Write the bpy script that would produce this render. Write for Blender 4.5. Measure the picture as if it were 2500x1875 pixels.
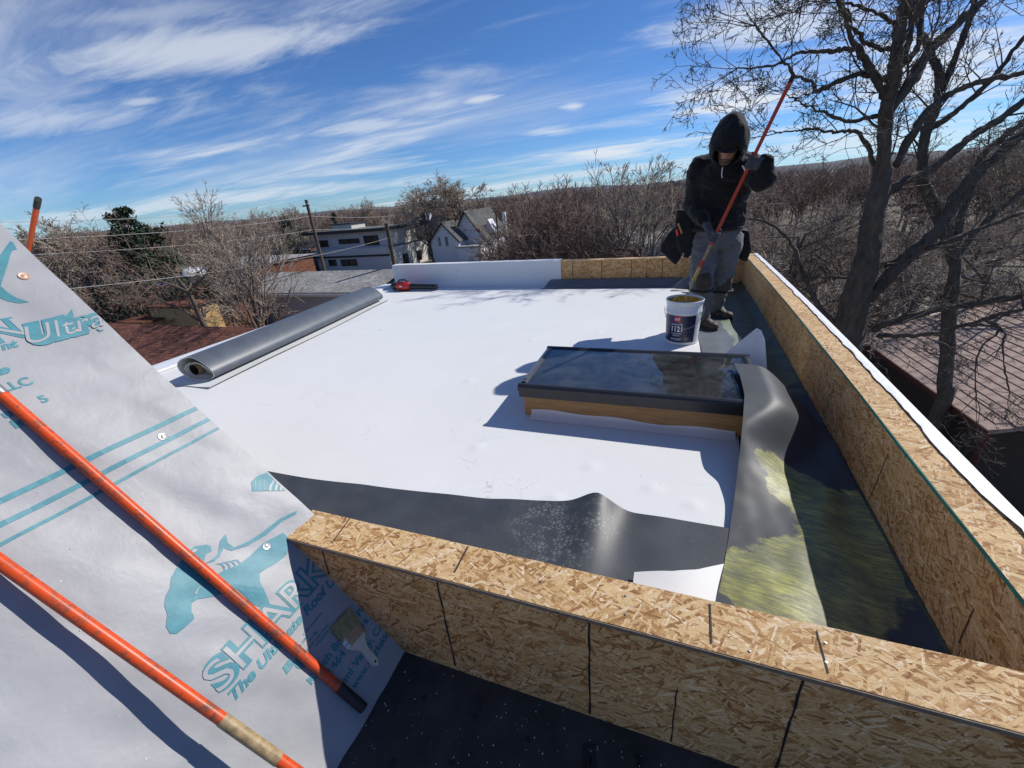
import bpy, bmesh, math, random
import numpy as np
from mathutils import Vector, Matrix, Euler, Quaternion, noise as mnoise

for o in list(bpy.data.objects): bpy.data.objects.remove(o)
SC = bpy.context.scene
COL = SC.collection
rad = math.radians

# ---------------------------------------------------------------- camera
H = 1.28                                     # camera height above the flat roof
FPX = 1001.0                                 # focal length in pixels of the 2500 px wide photograph
CX, CY = 1250.0, 937.5
def _ray(x, y):
    v = np.array([x-CX, y-CY, FPX]); return v/np.linalg.norm(v)
_Yd = _ray(1650, 445); _Xd = -_ray(-1517, 725)
_Xd = _Xd-_Yd*np.dot(_Xd, _Yd); _Xd /= np.linalg.norm(_Xd)
_Zd = -np.cross(_Yd, _Xd); _Zd = _Zd if _Zd[1] < 0 else -_Zd
RW = np.stack([_Xd, _Yd, _Zd])               # image axes -> world axes
cam = bpy.data.cameras.new('camera'); camo = bpy.data.objects.new('camera', cam); COL.objects.link(camo)
cam.sensor_fit = 'HORIZONTAL'; cam.sensor_width = 36; cam.lens = FPX/2500*36
cam.clip_start = 0.02; cam.clip_end = 20000
m = Matrix.Identity(4)
for c, v in enumerate(([1, 0, 0], [0, -1, 0], [0, 0, -1])):
    w = RW@np.array(v, float)
    for r in range(3): m[r][c] = w[r]
m[2][3] = H
camo.matrix_world = m
SC.camera = camo

# ---------------------------------------------------------------- light
SUN_AZ, SUN_EL = 46.0, 40.0                  # azimuth from +Y towards +X
SUNV = Vector((math.cos(rad(SUN_EL))*math.sin(rad(SUN_AZ)), math.cos(rad(SUN_EL))*math.cos(rad(SUN_AZ)), math.sin(rad(SUN_EL))))
sl = bpy.data.lights.new('sun', 'SUN'); sl.energy = 4.45; sl.angle = rad(0.53); sl.color = (1.0, 0.955, 0.89)
so = bpy.data.objects.new('sun', sl); COL.objects.link(so)
so.rotation_euler = SUNV.to_track_quat('Z', 'Y').to_euler()
so.location = (6, 6, 8)

W = bpy.data.worlds.new('World'); SC.world = W; W.use_nodes = True
nt = W.node_tree; nt.nodes.clear()
def N(t, **k):
    n = nt.nodes.new(t)
    for a, b in k.items(): setattr(n, a, b)
    return n
def L(a, b): nt.links.new(a, b)
def wmath(op, a, b=None, c=None, clamp=False):
    n = N('ShaderNodeMath', operation=op); n.use_clamp = clamp
    for i, v in enumerate((a, b, c)):
        if v is None: continue
        if isinstance(v, (int, float)): n.inputs[i].default_value = v
        else: L(v, n.inputs[i])
    return n.outputs[0]
sky = N('ShaderNodeTexSky', sky_type='NISHITA'); sky.sun_disc = False
sky.sun_elevation = rad(SUN_EL); sky.sun_rotation = rad(SUN_AZ)
sky.altitude = 1600; sky.air_density = 1.0; sky.dust_density = 0.25; sky.ozone_density = 2.2
geo = N('ShaderNodeTexCoord')
sep = N('ShaderNodeSeparateXYZ'); L(geo.outputs['Generated'], sep.inputs[0])
zz = wmath('ADD', wmath('MAXIMUM', sep.outputs['Z'], 0.0), 0.10)
u = wmath('DIVIDE', sep.outputs['X'], zz); v = wmath('DIVIDE', sep.outputs['Y'], zz)
cmb = N('ShaderNodeCombineXYZ'); L(u, cmb.inputs[0]); L(v, cmb.inputs[1])
def cloud_layer(rot, sc, loc, nscale, detail, rough, lo, hi, dist=0.0):
    mp = N('ShaderNodeMapping'); mp.inputs['Rotation'].default_value = (0, 0, rad(rot))
    mp.inputs['Scale'].default_value = (sc[0], sc[1], 1); mp.inputs['Location'].default_value = (loc[0], loc[1], loc[2])
    L(cmb.outputs[0], mp.inputs[0])
    nn = N('ShaderNodeTexNoise'); nn.inputs['Scale'].default_value = nscale; nn.inputs['Detail'].default_value = detail
    nn.inputs['Roughness'].default_value = rough; nn.inputs['Distortion'].default_value = dist
    L(mp.outputs[0], nn.inputs[0])
    mr = N('ShaderNodeMapRange', interpolation_type='SMOOTHSTEP'); mr.inputs[1].default_value = lo; mr.inputs[2].default_value = hi
    L(nn.outputs[0], mr.inputs[0]); return mr.outputs[0]
c1 = cloud_layer(24, (0.42, 1.5), (3.1, 1.7, 0.4), 1.0, 9, 0.62, 0.47, 0.80, 0.5)    # broad cirrus veils
c2 = cloud_layer(32, (0.35, 2.6), (7.3, 2.2, 1.4), 2.1, 10, 0.66, 0.48, 0.86, 0.8)   # fine streaks
c4 = cloud_layer(-8, (0.12, 0.5), (0.7, 9.2, 5.1), 1.6, 6, 0.55, 0.46, 0.70, 0.2)      # long low banks
low = N('ShaderNodeMapRange', interpolation_type='SMOOTHSTEP'); L(sep.outputs['Z'], low.inputs[0])
low.inputs[1].default_value = 0.02; low.inputs[2].default_value = 0.28; low.inputs[3].default_value = 0.55; low.inputs[4].default_value = 0.0
cc = wmath('ADD', wmath('MULTIPLY', c1, 0.66), wmath('MULTIPLY', wmath('MULTIPLY', c2, c1), 0.8))
cc = wmath('ADD', cc, wmath('MULTIPLY', c4, low.outputs[0]))
# single clouds: centre and half axes given as directions, laid out on the cloud plane
def uvd(x, y):
    d = RW@_ray(x, y); z = max(d[2], 0)+.10; return np.array([d[0]/z, d[1]/z])
wn = N('ShaderNodeTexNoise'); wn.inputs['Scale'].default_value = 1.7; wn.inputs['Detail'].default_value = 8; wn.inputs['Roughness'].default_value = .66; wn.inputs['Distortion'].default_value = .6
wm = N('ShaderNodeMapping'); wm.inputs['Rotation'].default_value = (0, 0, rad(26)); wm.inputs['Scale'].default_value = (.7, 2.2, 1); L(cmb.outputs[0], wm.inputs[0]); L(wm.outputs[0], wn.inputs[0])
wob = wmath('MULTIPLY', wmath('SUBTRACT', wn.outputs[0], .5), 2.6)
for (x, y, a_, b_, k_) in ((1400, 260, 48, 18, .8), (1170, 243, 60, 18, .75), (1060, 230, 55, 14, .5), (1490, 372, 205, 24, .95), (1345, 322, 85, 13, .7), (1800, 245, 215, 72, 1.0), (930, 307, 190, 26, .62), (850, 417, 230, 13, .6), (340, 250, 75, 15, .55), (140, 290, 330, 55, .55), (1900, 50, 330, 90, .75), (2260, 190, 330, 190, .85), (480, 120, 470, 85, .7), (300, 40, 420, 50, .4), (500, 492, 700, 22, .65), (2100, 345, 420, 60, .7)):
    c = uvd(x, y); e1 = uvd(x+a_, y-.0884*a_)-c; e2 = uvd(x, y-b_)-c; Mi = np.linalg.inv(np.stack([e1, e2], 1))
    p_ = wmath('MULTIPLY_ADD', u, float(Mi[0, 0]), wmath('MULTIPLY_ADD', v, float(Mi[0, 1]), float(-(Mi[0]@c)))); q_ = wmath('MULTIPLY_ADD', u, float(Mi[1, 0]), wmath('MULTIPLY_ADD', v, float(Mi[1, 1]), float(-(Mi[1]@c))))
    r_ = wmath('SQRT', wmath('ADD', wmath('MULTIPLY', p_, p_), wmath('MULTIPLY', q_, q_)))
    mr = N('ShaderNodeMapRange', interpolation_type='SMOOTHSTEP'); mr.inputs[1].default_value = 1.25; mr.inputs[2].default_value = .05; mr.inputs[3].default_value = 0; mr.inputs[4].default_value = k_
    L(wmath('ADD', r_, wob), mr.inputs[0]); cc = wmath('MAXIMUM', cc, mr.outputs[0])
cc = wmath('MULTIPLY', cc, 0.93, clamp=True)
mix = N('ShaderNodeMix', data_type='RGBA'); L(cc, mix.inputs[0])
skys = N('ShaderNodeMix', data_type='RGBA', blend_type='MULTIPLY'); skys.inputs[0].default_value = 1.0
L(sky.outputs[0], skys.inputs[6]); skys.inputs[7].default_value = (0.43, 0.67, 1.0, 1)
L(skys.outputs[2], mix.inputs[6]); mix.inputs[7].default_value = (7.2, 7.6, 8.1, 1)
bg = N('ShaderNodeBackground'); bg.inputs[1].default_value = 0.11
L(mix.outputs[2], bg.inputs[0])
wo = N('ShaderNodeOutputWorld'); L(bg.outputs[0], wo.inputs[0])

SC.view_settings.view_transform = 'Standard'; SC.view_settings.look = 'None'
SC.view_settings.exposure = 0.0; SC.view_settings.gamma = 1.0
SC.view_settings.use_curve_mapping = False

# ---------------------------------------------------------------- pixel -> place helpers
ORG = np.array([0, 0, H])
def wr(x, y): return RW@_ray(x, y)
def onz(x, y, z):
    d = wr(x, y); return Vector(ORG+d*((z-H)/d[2]))
def onY(x, y, Y):
    d = wr(x, y); return Vector(ORG+d*(Y/d[1]))
def onX(x, y, X):
    d = wr(x, y); return Vector(ORG+d*(X/d[0]))
def hor(x): return 480-.0884*(x-1250)

# ---------------------------------------------------------------- mesh helpers
class MB:
    def __init__(s): s.v = []; s.f = []
    def add(s, vs, fs):
        o = len(s.v); s.v += [tuple(p) for p in vs]; s.f += [tuple(i+o for i in f) for f in fs]; return s
    def box(s, c, d, rot=None, taper=1.0):
        hx, hy, hz = d[0]/2, d[1]/2, d[2]/2
        vs = []
        for z in (-1, 1):
            k = taper if z > 0 else 1
            for x, y in ((-1, -1), (1, -1), (1, 1), (-1, 1)):
                p = Vector((x*hx*k, y*hy*k, z*hz))
                if rot is not None: p = rot@p
                vs.append(p+Vector(c))
        return s.add(vs, [(3, 2, 1, 0), (4, 5, 6, 7), (0, 1, 5, 4), (1, 2, 6, 5), (2, 3, 7, 6), (3, 0, 4, 7)])
    def bx(s, x0, x1, y0, y1, z0, z1):
        return s.box(((x0+x1)/2, (y0+y1)/2, (z0+z1)/2), (x1-x0, y1-y0, z1-z0))
    def tube(s, pts, r, n=10, cap=True, ry=None):
        pts = [Vector(p) for p in pts]
        if isinstance(r, (int, float)): r = [r]*len(pts)
        base = len(s.v); up = None
        for i, p in enumerate(pts):
            t = (pts[min(i+1, len(pts)-1)]-pts[max(i-1, 0)])
            t = t.normalized() if t.length > 1e-9 else Vector((0, 0, 1))
            if up is None:
                up = t.orthogonal().normalized()
            up = (up-t*up.dot(t))
            up = up.normalized() if up.length > 1e-6 else t.orthogonal().normalized()
            b = t.cross(up)
            for k in range(n):
                a = 2*math.pi*k/n
                s.v.append(tuple(p+up*(math.cos(a)*r[i])+b*(math.sin(a)*r[i])))
        for i in range(len(pts)-1):
            for k in range(n):
                a = base+i*n+k; b2 = base+i*n+(k+1) % n
                s.f.append((a, b2, b2+n, a+n))
        if cap:
            s.f.append(tuple(base+k for k in reversed(range(n))))
            e = base+(len(pts)-1)*n; s.f.append(tuple(e+k for k in range(n)))
        return s
    def lathe(s, c, prof, n=32, cap0=False, cap1=False):
        base = len(s.v); c = Vector(c)
        for r, z in prof:
            for k in range(n):
                a = 2*math.pi*k/n; s.v.append((c.x+math.cos(a)*r, c.y+math.sin(a)*r, c.z+z))
        for i in range(len(prof)-1):
            for k in range(n):
                a = base+i*n+k; b = base+i*n+(k+1) % n; s.f.append((a, b, b+n, a+n))
        if cap0: s.f.append(tuple(base+k for k in reversed(range(n))))
        if cap1:
            e = base+(len(prof)-1)*n; s.f.append(tuple(e+k for k in range(n)))
        return s
    def prism(s, poly, vec):
        """poly: list of 3-D points, extruded by vec"""
        n = len(poly); vec = Vector(vec)
        vs = [Vector(p) for p in poly]+[Vector(p)+vec for p in poly]
        fs = [tuple(reversed(range(n))), tuple(range(n, 2*n))]+[(i, (i+1) % n, (i+1) % n+n, i+n) for i in range(n)]
        return s.add(vs, fs)
    def sheet(s, P, nu, nv, th=0.0, skip=None):
        """P(a,b) -> point, a,b in 0..1 ; th = thickness downwards"""
        g = [[Vector(P(i/nu, j/nv)) for j in range(nv+1)] for i in range(nu+1)]
        base = len(s.v); q = (nu+1)*(nv+1)
        for row in g: s.v += [tuple(p) for p in row]
        fs = []; use = {}
        for i in range(nu):
            for j in range(nv):
                if skip and skip((g[i][j]+g[i+1][j+1])/2): continue
                fs.append((i*(nv+1)+j, (i+1)*(nv+1)+j, (i+1)*(nv+1)+j+1, i*(nv+1)+j+1))
        s.f += [tuple(a+base for a in f) for f in fs]
        if th:
            for row in g: s.v += [(p.x, p.y, p.z-th) for p in row]
            s.f += [tuple(a+base+q for a in reversed(f)) for f in fs]
            ec = {}
            for f in fs:
                for k in range(4):
                    e = (f[k], f[(k+1) % 4]); ec[e] = 1
            for (a, b) in ec:
                if (b, a) not in ec: s.f.append((base+b, base+a, base+a+q, base+b+q))
        return s
    def build(s, name, mat, parent=None, smooth=False, org=None, uv=True):
        me = bpy.data.meshes.new(name)
        if org is None: org = PORG.get(parent.name, Vector((0, 0, 0))) if parent is not None else Vector((0, 0, 0))
        org = Vector(org)
        vs = [(a-org.x, b-org.y, c-org.z) for a, b, c in s.v] if org.length > 0 else s.v
        me.from_pydata(vs, [], s.f); me.update()
        if uv: boxuv(me)
        return link(name, me, mat, parent, smooth, org)
PORG = {}
def boxuv(me):
    n = len(me.loops)
    if n == 0: return
    lay = me.uv_layers.new(name='UVMap')
    co = np.empty(len(me.vertices)*3, np.float32); me.vertices.foreach_get('co', co); co = co.reshape(-1, 3)
    lv = np.empty(n, np.int32); me.loops.foreach_get('vertex_index', lv)
    nf = len(me.polygons); nr = np.empty(nf*3, np.float32); me.polygons.foreach_get('normal', nr); nr = np.abs(nr.reshape(-1, 3))
    lt = np.empty(nf, np.int32); me.polygons.foreach_get('loop_total', lt)
    ax = np.repeat(np.argmax(nr, 1), lt)
    p = co[lv]; uvv = np.empty((n, 2), np.float32)
    for a, (i, j) in ((0, (1, 2)), (1, (0, 2)), (2, (0, 1))):
        k = ax == a; uvv[k, 0] = p[k, i]+a*3.7; uvv[k, 1] = p[k, j]+a*1.3
    lay.data.foreach_set('uv', uvv.ravel())
def link(name, me, mat, parent=None, smooth=False, org=None):
    if mat is not None:
        for mm in (mat if isinstance(mat, (list, tuple)) else [mat]): me.materials.append(mm)
    if smooth:
        me.polygons.foreach_set('use_smooth', [True]*len(me.polygons))
        if smooth != 'all':
            try: me.set_sharp_from_angle(angle=rad(smooth if isinstance(smooth, (int, float)) and smooth is not True else 40))
            except Exception: pass
    o = bpy.data.objects.new(name, me); COL.objects.link(o)
    if parent is not None:
        o.parent = parent
        PORG[o.name] = PORG.get(parent.name, Vector((0, 0, 0)))
    else:
        PORG[o.name] = Vector(org) if org is not None else Vector((0, 0, 0))
        if org is not None: o.location = org
    return o
def tag(o, label=None, cat=None, group=None, kind=None):
    if label: o['label'] = label
    if cat: o['category'] = cat
    if group: o['group'] = group
    if kind: o['kind'] = kind
    return o
def thing(name, loc, label, cat, group=None):
    o = bpy.data.objects.new(name, None); COL.objects.link(o); o.location = loc; o.empty_display_size = 0.1
    PORG[o.name] = Vector(loc)
    return tag(o, label, cat, group)
def instance(src, name, parent, loc=(0, 0, 0), rot=None, scale=None):
    o = src.copy(); o.name = name; COL.objects.link(o); o.parent = parent; o.location = loc
    if rot is not None: o.rotation_euler = rot
    if scale is not None: o.scale = scale
    return o
def copy_thing(root, loc, rz=0, scale=1.0, label=None, group=None):
    r = root.copy(); COL.objects.link(r); r.location = loc; r.rotation_euler = (0, 0, rz)
    r.scale = (scale, scale, scale) if isinstance(scale, (int, float)) else scale
    if label: r['label'] = label
    if group: r['group'] = group
    for ch in root.children:
        c = ch.copy(); COL.objects.link(c); c.parent = r
        for g in ch.children:
            d = g.copy(); COL.objects.link(d); d.parent = c
    return r

# ---------------------------------------------------------------- materials
def newmat(name):
    mt = bpy.data.materials.new(name); mt.use_nodes = True
    return mt, mt.node_tree, mt.node_tree.nodes['Principled BSDF']
def nd(t, typ, **k):
    n = t.nodes.new(typ)
    for a, b in k.items(): setattr(n, a, b)
    return n
def mth(t, op, a, b=None, c=None, clamp=False):
    n = nd(t, 'ShaderNodeMath', operation=op); n.use_clamp = clamp
    for i, v in enumerate((a, b, c)):
        if v is None: continue
        if isinstance(v, (int, float)): n.inputs[i].default_value = v
        else: t.links.new(v, n.inputs[i])
    return n.outputs[0]
def mixc(t, f, a, b, bt='MIX'):
    n = nd(t, 'ShaderNodeMix', data_type='RGBA', blend_type=bt)
    for i, v in ((0, f), (6, a), (7, b)):
        if isinstance(v, (int, float)): n.inputs[i].default_value = v
        elif isinstance(v, tuple): n.inputs[i].default_value = v if len(v) == 4 else v+(1,)
        else: t.links.new(v, n.inputs[i])
    return n.outputs[2]
def coords(t, kind='Object', scale=(1, 1, 1), rot=(0, 0, 0), loc=(0, 0, 0)):
    tc = nd(t, 'ShaderNodeTexCoord'); mp = nd(t, 'ShaderNodeMapping')
    mp.inputs['Scale'].default_value = scale; mp.inputs['Rotation'].default_value = rot; mp.inputs['Location'].default_value = loc
    t.links.new(tc.outputs[kind], mp.inputs[0]); return mp.outputs[0]
def noise(t, vec, scale, detail=4, rough=.55, dist=0.0):
    n = nd(t, 'ShaderNodeTexNoise'); n.inputs['Scale'].default_value = scale; n.inputs['Detail'].default_value = detail
    n.inputs['Roughness'].default_value = rough; n.inputs['Distortion'].default_value = dist
    t.links.new(vec, n.inputs[0]); return n.outputs[0]
def maprange(t, v, a, b, c=0.0, d=1.0, smooth=False):
    n = nd(t, 'ShaderNodeMapRange'); n.interpolation_type = 'SMOOTHSTEP' if smooth else 'LINEAR'
    for i, x in ((1, a), (2, b), (3, c), (4, d)): n.inputs[i].default_value = x
    t.links.new(v, n.inputs[0]); return n.outputs[0]
def bump(t, p, h, strength=.2, dist=.01):
    b = nd(t, 'ShaderNodeBump'); b.inputs['Strength'].default_value = strength; b.inputs['Distance'].default_value = dist
    t.links.new(h, b.inputs['Height']); t.links.new(b.outputs[0], p.inputs['Normal'])
def plain(name, col, rough=.6, var=.12, vs=6.0, bs=40., bstr=.12, bd=.004, metal=0.0, spec=.5, kind='Object', stretch=(1, 1, 1)):
    mt, t, p = newmat(name)
    v = coords(t, kind, stretch)
    n1 = noise(t, v, vs, 5)
    f = maprange(t, n1, .25, .75, 1-var, 1+var)
    c = mixc(t, 1.0, (*col, 1), f, 'MULTIPLY') if var else None
    if c is not None: t.links.new(c, p.inputs['Base Color'])
    else: p.inputs['Base Color'].default_value = (*col, 1)
    p.inputs['Roughness'].default_value = rough; p.inputs['Metallic'].default_value = metal
    p.inputs['Specular IOR Level'].default_value = spec
    if bstr: bump(t, p, noise(t, v, bs, 4), bstr, bd)
    return mt
# ================================================================ special materials
def osb_mat(name, tint=(1, 1, 1), seed=0.0):
    mt, t, p = newmat(name)
    tc = nd(t, 'ShaderNodeTexCoord')
    wob = nd(t, 'ShaderNodeTexNoise'); wob.inputs['Scale'].default_value = 26; t.links.new(tc.outputs['UV'], wob.inputs[0])
    wv = nd(t, 'ShaderNodeVectorMath', operation='MULTIPLY_ADD'); t.links.new(wob.outputs['Color'], wv.inputs[0])
    wv.inputs[1].default_value = (.010, .010, 0); t.links.new(tc.outputs['UV'], wv.inputs[2])
    col = None; edge = None
    layers = [(6, .075, .014, 0), (52, .060, .012, .50), (-38, .065, .014, .55), (84, .05, .011, .60), (24, .08, .015, .58), (-16, .075, .014, .56), (-66, .055, .011, .64), (12, .095, .018, .68), (-4, .045, .008, .66), (38, .05, .009, .72), (70, .036, .0065, .80), (-28, .032, .0055, .80)]
    for i, (a, l, w, thr) in enumerate(layers):
        mp = nd(t, 'ShaderNodeMapping', vector_type='TEXTURE'); mp.inputs['Rotation'].default_value = (0, 0, rad(a)); mp.inputs['Location'].default_value = (seed+i*.37, i*.21, 0)
        t.links.new(wv.outputs[0], mp.inputs[0])
        bk = nd(t, 'ShaderNodeTexBrick'); bk.offset = .37; bk.offset_frequency = 3; bk.squash = 1.45; bk.squash_frequency = 4
        for nm, v_ in (('Scale', 1.0), ('Mortar Size', .0009), ('Mortar Smooth', .5), ('Bias', 0.0), ('Brick Width', l), ('Row Height', w)): bk.inputs[nm].default_value = v_
        bk.inputs['Color1'].default_value = (0, 0, 0, 1); bk.inputs['Color2'].default_value = (1, 1, 1, 1); bk.inputs['Mortar'].default_value = (.5, .5, .5, 1)
        t.links.new(mp.outputs[0], bk.inputs[0])
        sp = nd(t, 'ShaderNodeSeparateColor'); t.links.new(bk.outputs['Color'], sp.inputs[0]); rnd = sp.outputs[0]
        gm = nd(t, 'ShaderNodeMapping', vector_type='TEXTURE'); gm.inputs['Rotation'].default_value = (0, 0, rad(a)); gm.inputs['Scale'].default_value = (.05, .0020, 1)
        t.links.new(tc.outputs['UV'], gm.inputs[0]); gr = noise(t, gm.outputs[0], 1.0, 2, .6)
        c_ = mth(t, 'FRACT', mth(t, 'MULTIPLY', rnd, 37.7))
        val = mth(t, 'ADD', mth(t, 'MULTIPLY', c_, .84), mth(t, 'SUBTRACT', mth(t, 'MULTIPLY', gr, .60), .18)); ed = mth(t, 'SUBTRACT', 1.0, bk.outputs['Fac'])
        if col is None: col, edge = val, ed
        else:
            k = mth(t, 'GREATER_THAN', rnd, thr)
            mx = nd(t, 'ShaderNodeMix', data_type='FLOAT'); t.links.new(k, mx.inputs[0]); t.links.new(col, mx.inputs[2]); t.links.new(val, mx.inputs[3])
            me = nd(t, 'ShaderNodeMix', data_type='FLOAT'); t.links.new(k, me.inputs[0]); t.links.new(edge, me.inputs[2]); t.links.new(ed, me.inputs[3])
            col, edge = mx.outputs[0], me.outputs[0]
    fine = noise(t, tc.outputs['UV'], 190, 4, .7)
    col = mth(t, 'ADD', col, mth(t, 'MULTIPLY', mth(t, 'SUBTRACT', fine, .5), .30))
    cr = nd(t, 'ShaderNodeValToRGB'); e = cr.color_ramp.elements
    e[0].position = .0; e[0].color = (.17, .070, .022, 1); e[1].position = .96; e[1].color = (.76, .59, .37, 1)
    for ps, c in ((.18, (.31, .145, .048, 1)), (.36, (.47, .265, .10, 1)), (.55, (.60, .39, .17, 1)), (.68, (.68, .48, .24, 1)), (.8, (.54, .31, .125, 1))):
        q = e.new(ps); q.color = c
    t.links.new(col, cr.inputs[0])
    c2 = mixc(t, mth(t, 'MULTIPLY', mth(t, 'SUBTRACT', 1.0, edge), .85), cr.outputs[0], (.15, .068, .024, 1))
    sm = nd(t, 'ShaderNodeMapping', vector_type='TEXTURE'); sm.inputs['Scale'].default_value = (.036, .0052, 1); sm.inputs['Rotation'].default_value = (0, 0, rad(14))
    t.links.new(wv.outputs[0], sm.inputs[0])
    sl_ = maprange(t, noise(t, sm.outputs[0], 1.0, 4, .72, 1.2), .585, .66, 0, .8)
    c2 = mixc(t, sl_, c2, (.15, .064, .021, 1))
    big = maprange(t, noise(t, tc.outputs['UV'], 2.2, 3), .3, .7, .86, 1.08)
    c2 = mixc(t, 1.0, c2, big, 'MULTIPLY'); c2 = mixc(t, 1.0, c2, (*tint, 1), 'MULTIPLY')
    t.links.new(c2, p.inputs['Base Color']); p.inputs['Roughness'].default_value = .74; p.inputs['Specular IOR Level'].default_value = .25
    hh = mth(t, 'ADD', mth(t, 'MULTIPLY', edge, .5), mth(t, 'ADD', col, mth(t, 'MULTIPLY', sl_, -.8)))
    bump(t, p, hh, .35, .0014)
    return mt
M_OSB = osb_mat('osb_strand_board'); M_OSB2 = osb_mat('osb_strand_board_shade_lift', (1.12, 1.03, .95), 2.3); M_OSB3 = osb_mat('osb_strand_board_pale_sunlit', (1.08, 1.13, 1.24), 4.1)  # same board twice: lifted shade tinted into panels, paler sunlit tone into caps
M_CUT = plain('board_cut_edge', (.20, .155, .115), .8, .3, 60, 200, .3)
M_GREEN = plain('green_sealed_edge', (.015, .20, .15), .6, .3, 20)
M_INK = plain('black_marker', (.018, .016, .015), .7, .3, 30)
M_SEAMLINE = plain('pencil_mark', (.045, .035, .028), .8, .4, 60)

def tpo_white():
    mt, t, p = newmat('white_roof_membrane')
    v = coords(t, 'Object')
    d1 = maprange(t, noise(t, v, 1.1, 6, .65), .35, .75, 1.0, .94)
    sm = nd(t, 'ShaderNodeMapping', vector_type='TEXTURE'); sm.inputs['Scale'].default_value = (.5, .09, 1); sm.inputs['Rotation'].default_value = (0, 0, rad(-28))
    t.links.new(v, sm.inputs[0])
    d2 = maprange(t, noise(t, sm.outputs[0], 1.0, 8, .75, 1.2), .62, .74, 0, 1)
    d3 = maprange(t, noise(t, v, 14, 3, .6), .66, .76, 0, .55)
    c = mixc(t, 1.0, (.775, .785, .775, 1), d1, 'MULTIPLY')
    c = mixc(t, mth(t, 'MULTIPLY', d2, .34), c, (.50, .48, .44, 1))
    c = mixc(t, mth(t, 'MULTIPLY', d3, .16), c, (.40, .39, .36, 1))
    # hairline scuffs and fine scratches
    cn = noise(t, v, 2.3, 3, .6, 1.5); ln = maprange(t, mth(t, 'ABSOLUTE', mth(t, 'SUBTRACT', cn, .5)), .0012, .0045, 1, 0)
    ln = mth(t, 'MULTIPLY', ln, maprange(t, noise(t, v, 1.7, 4, .6), .52, .62, 0, 1)); c = mixc(t, mth(t, 'MULTIPLY', ln, .5), c, (.34, .33, .31, 1))
    sk_ = maprange(t, noise(t, v, 46, 2, .5), .735, .775, 0, 1); c = mixc(t, mth(t, 'MULTIPLY', sk_, .35), c, (.30, .29, .27, 1))
    t.links.new(c, p.inputs['Base Color']); p.inputs['Roughness'].default_value = .55; p.inputs['Specular IOR Level'].default_value = .35
    h = mth(t, 'ADD', noise(t, v, 5, 4, .5), mth(t, 'MULTIPLY', noise(t, v, 160, 2), .04))
    bump(t, p, h, .10, .012)
    return mt
M_WHITE = tpo_white()
M_GREY = plain('grey_membrane_underside', (.135, .15, .165), .38, .16, 9, 120, .08, .002, spec=.55)
def roll_grey():
    mt, t, p = newmat('grey_roll_face')
    v = coords(t, 'Object')
    c = mixc(t, maprange(t, noise(t, v, 7, 5), .3, .7), (.070, .086, .108, 1), (.095, .112, .136, 1))
    sp = maprange(t, noise(t, v, 90, 2, .5), .70, .78, 0, .6); c = mixc(t, sp, c, (.4, .42, .44, 1))
    t.links.new(c, p.inputs['Base Color']); p.inputs['Roughness'].default_value = .42; p.inputs['Specular IOR Level'].default_value = .5
    bump(t, p, noise(t, v, 30, 4), .05, .004); return mt
M_ROLL = roll_grey()
def glue_mat(name, patches, base=(.095, .11, .12), green=(.46, .50, .17), density=.52, rough=.36):
    """grey sheet with brushed adhesive; patches: (x, y, rx, ry, angle)"""
    mt, t, p = newmat(name)
    v = coords(t, 'Object'); sp = nd(t, 'ShaderNodeSeparateXYZ'); t.links.new(v, sp.inputs[0])
    wob = mth(t, 'MULTIPLY', mth(t, 'SUBTRACT', noise(t, v, 7, 6, .65), .5), 1.0)
    mask = None
    for (x, y, rx, ry, a) in patches:
        ca, sa = math.cos(rad(a)), math.sin(rad(a))
        dx = mth(t, 'SUBTRACT', sp.outputs[0], x); dy = mth(t, 'SUBTRACT', sp.outputs[1], y)
        ux = mth(t, 'DIVIDE', mth(t, 'ADD', mth(t, 'MULTIPLY', dx, ca), mth(t, 'MULTIPLY', dy, sa)), rx)
        uy = mth(t, 'DIVIDE', mth(t, 'SUBTRACT', mth(t, 'MULTIPLY', dy, ca), mth(t, 'MULTIPLY', dx, sa)), ry)
        d = mth(t, 'SQRT', mth(t, 'ADD', mth(t, 'MULTIPLY', ux, ux), mth(t, 'MULTIPLY', uy, uy)))
        k = maprange(t, mth(t, 'ADD', d, wob), .92, 1.02, 1, 0)
        mask = k if mask is None else mth(t, 'MAXIMUM', mask, k)
    sm = nd(t, 'ShaderNodeMapping', vector_type='TEXTURE'); sm.inputs['Scale'].default_value = (.070, .0085, .05); sm.inputs['Rotation'].default_value = (0, 0, rad(-12))
    t.links.new(v, sm.inputs[0])
    st = noise(t, sm.outputs[0], 1.0, 7, .72, .6)
    s2 = mth(t, 'MULTIPLY', maprange(t, st, density-.12, density+.14, .15, 1), maprange(t, noise(t, v, 9, 5, .6), .36, .60, .25, 1))
    gl = mth(t, 'MULTIPLY', mask, mth(t, 'ADD', mth(t, 'MULTIPLY', s2, .70), .10))
    b = mixc(t, maprange(t, noise(t, v, 5, 5), .3, .7), tuple(k*.82 for k in base), tuple(k*1.2 for k in base))
    spk = maprange(t, noise(t, v, 120, 2, .5), .72, .78, 0, .5); b = mixc(t, spk, b, (.45, .46, .44, 1))
    c = mixc(t, gl, b, (*green, 1)); t.links.new(c, p.inputs['Base Color'])
    r = mth(t, 'SUBTRACT', rough, mth(t, 'MULTIPLY', gl, .16)); t.links.new(r, p.inputs['Roughness']); p.inputs['Specular IOR Level'].default_value = .4
    bump(t, p, mth(t, 'ADD', mth(t, 'MULTIPLY', st, mask), mth(t, 'MULTIPLY', noise(t, v, 60, 3), .12)), .22, .004)
    return mt
M_BLACKFELT = None
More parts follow.
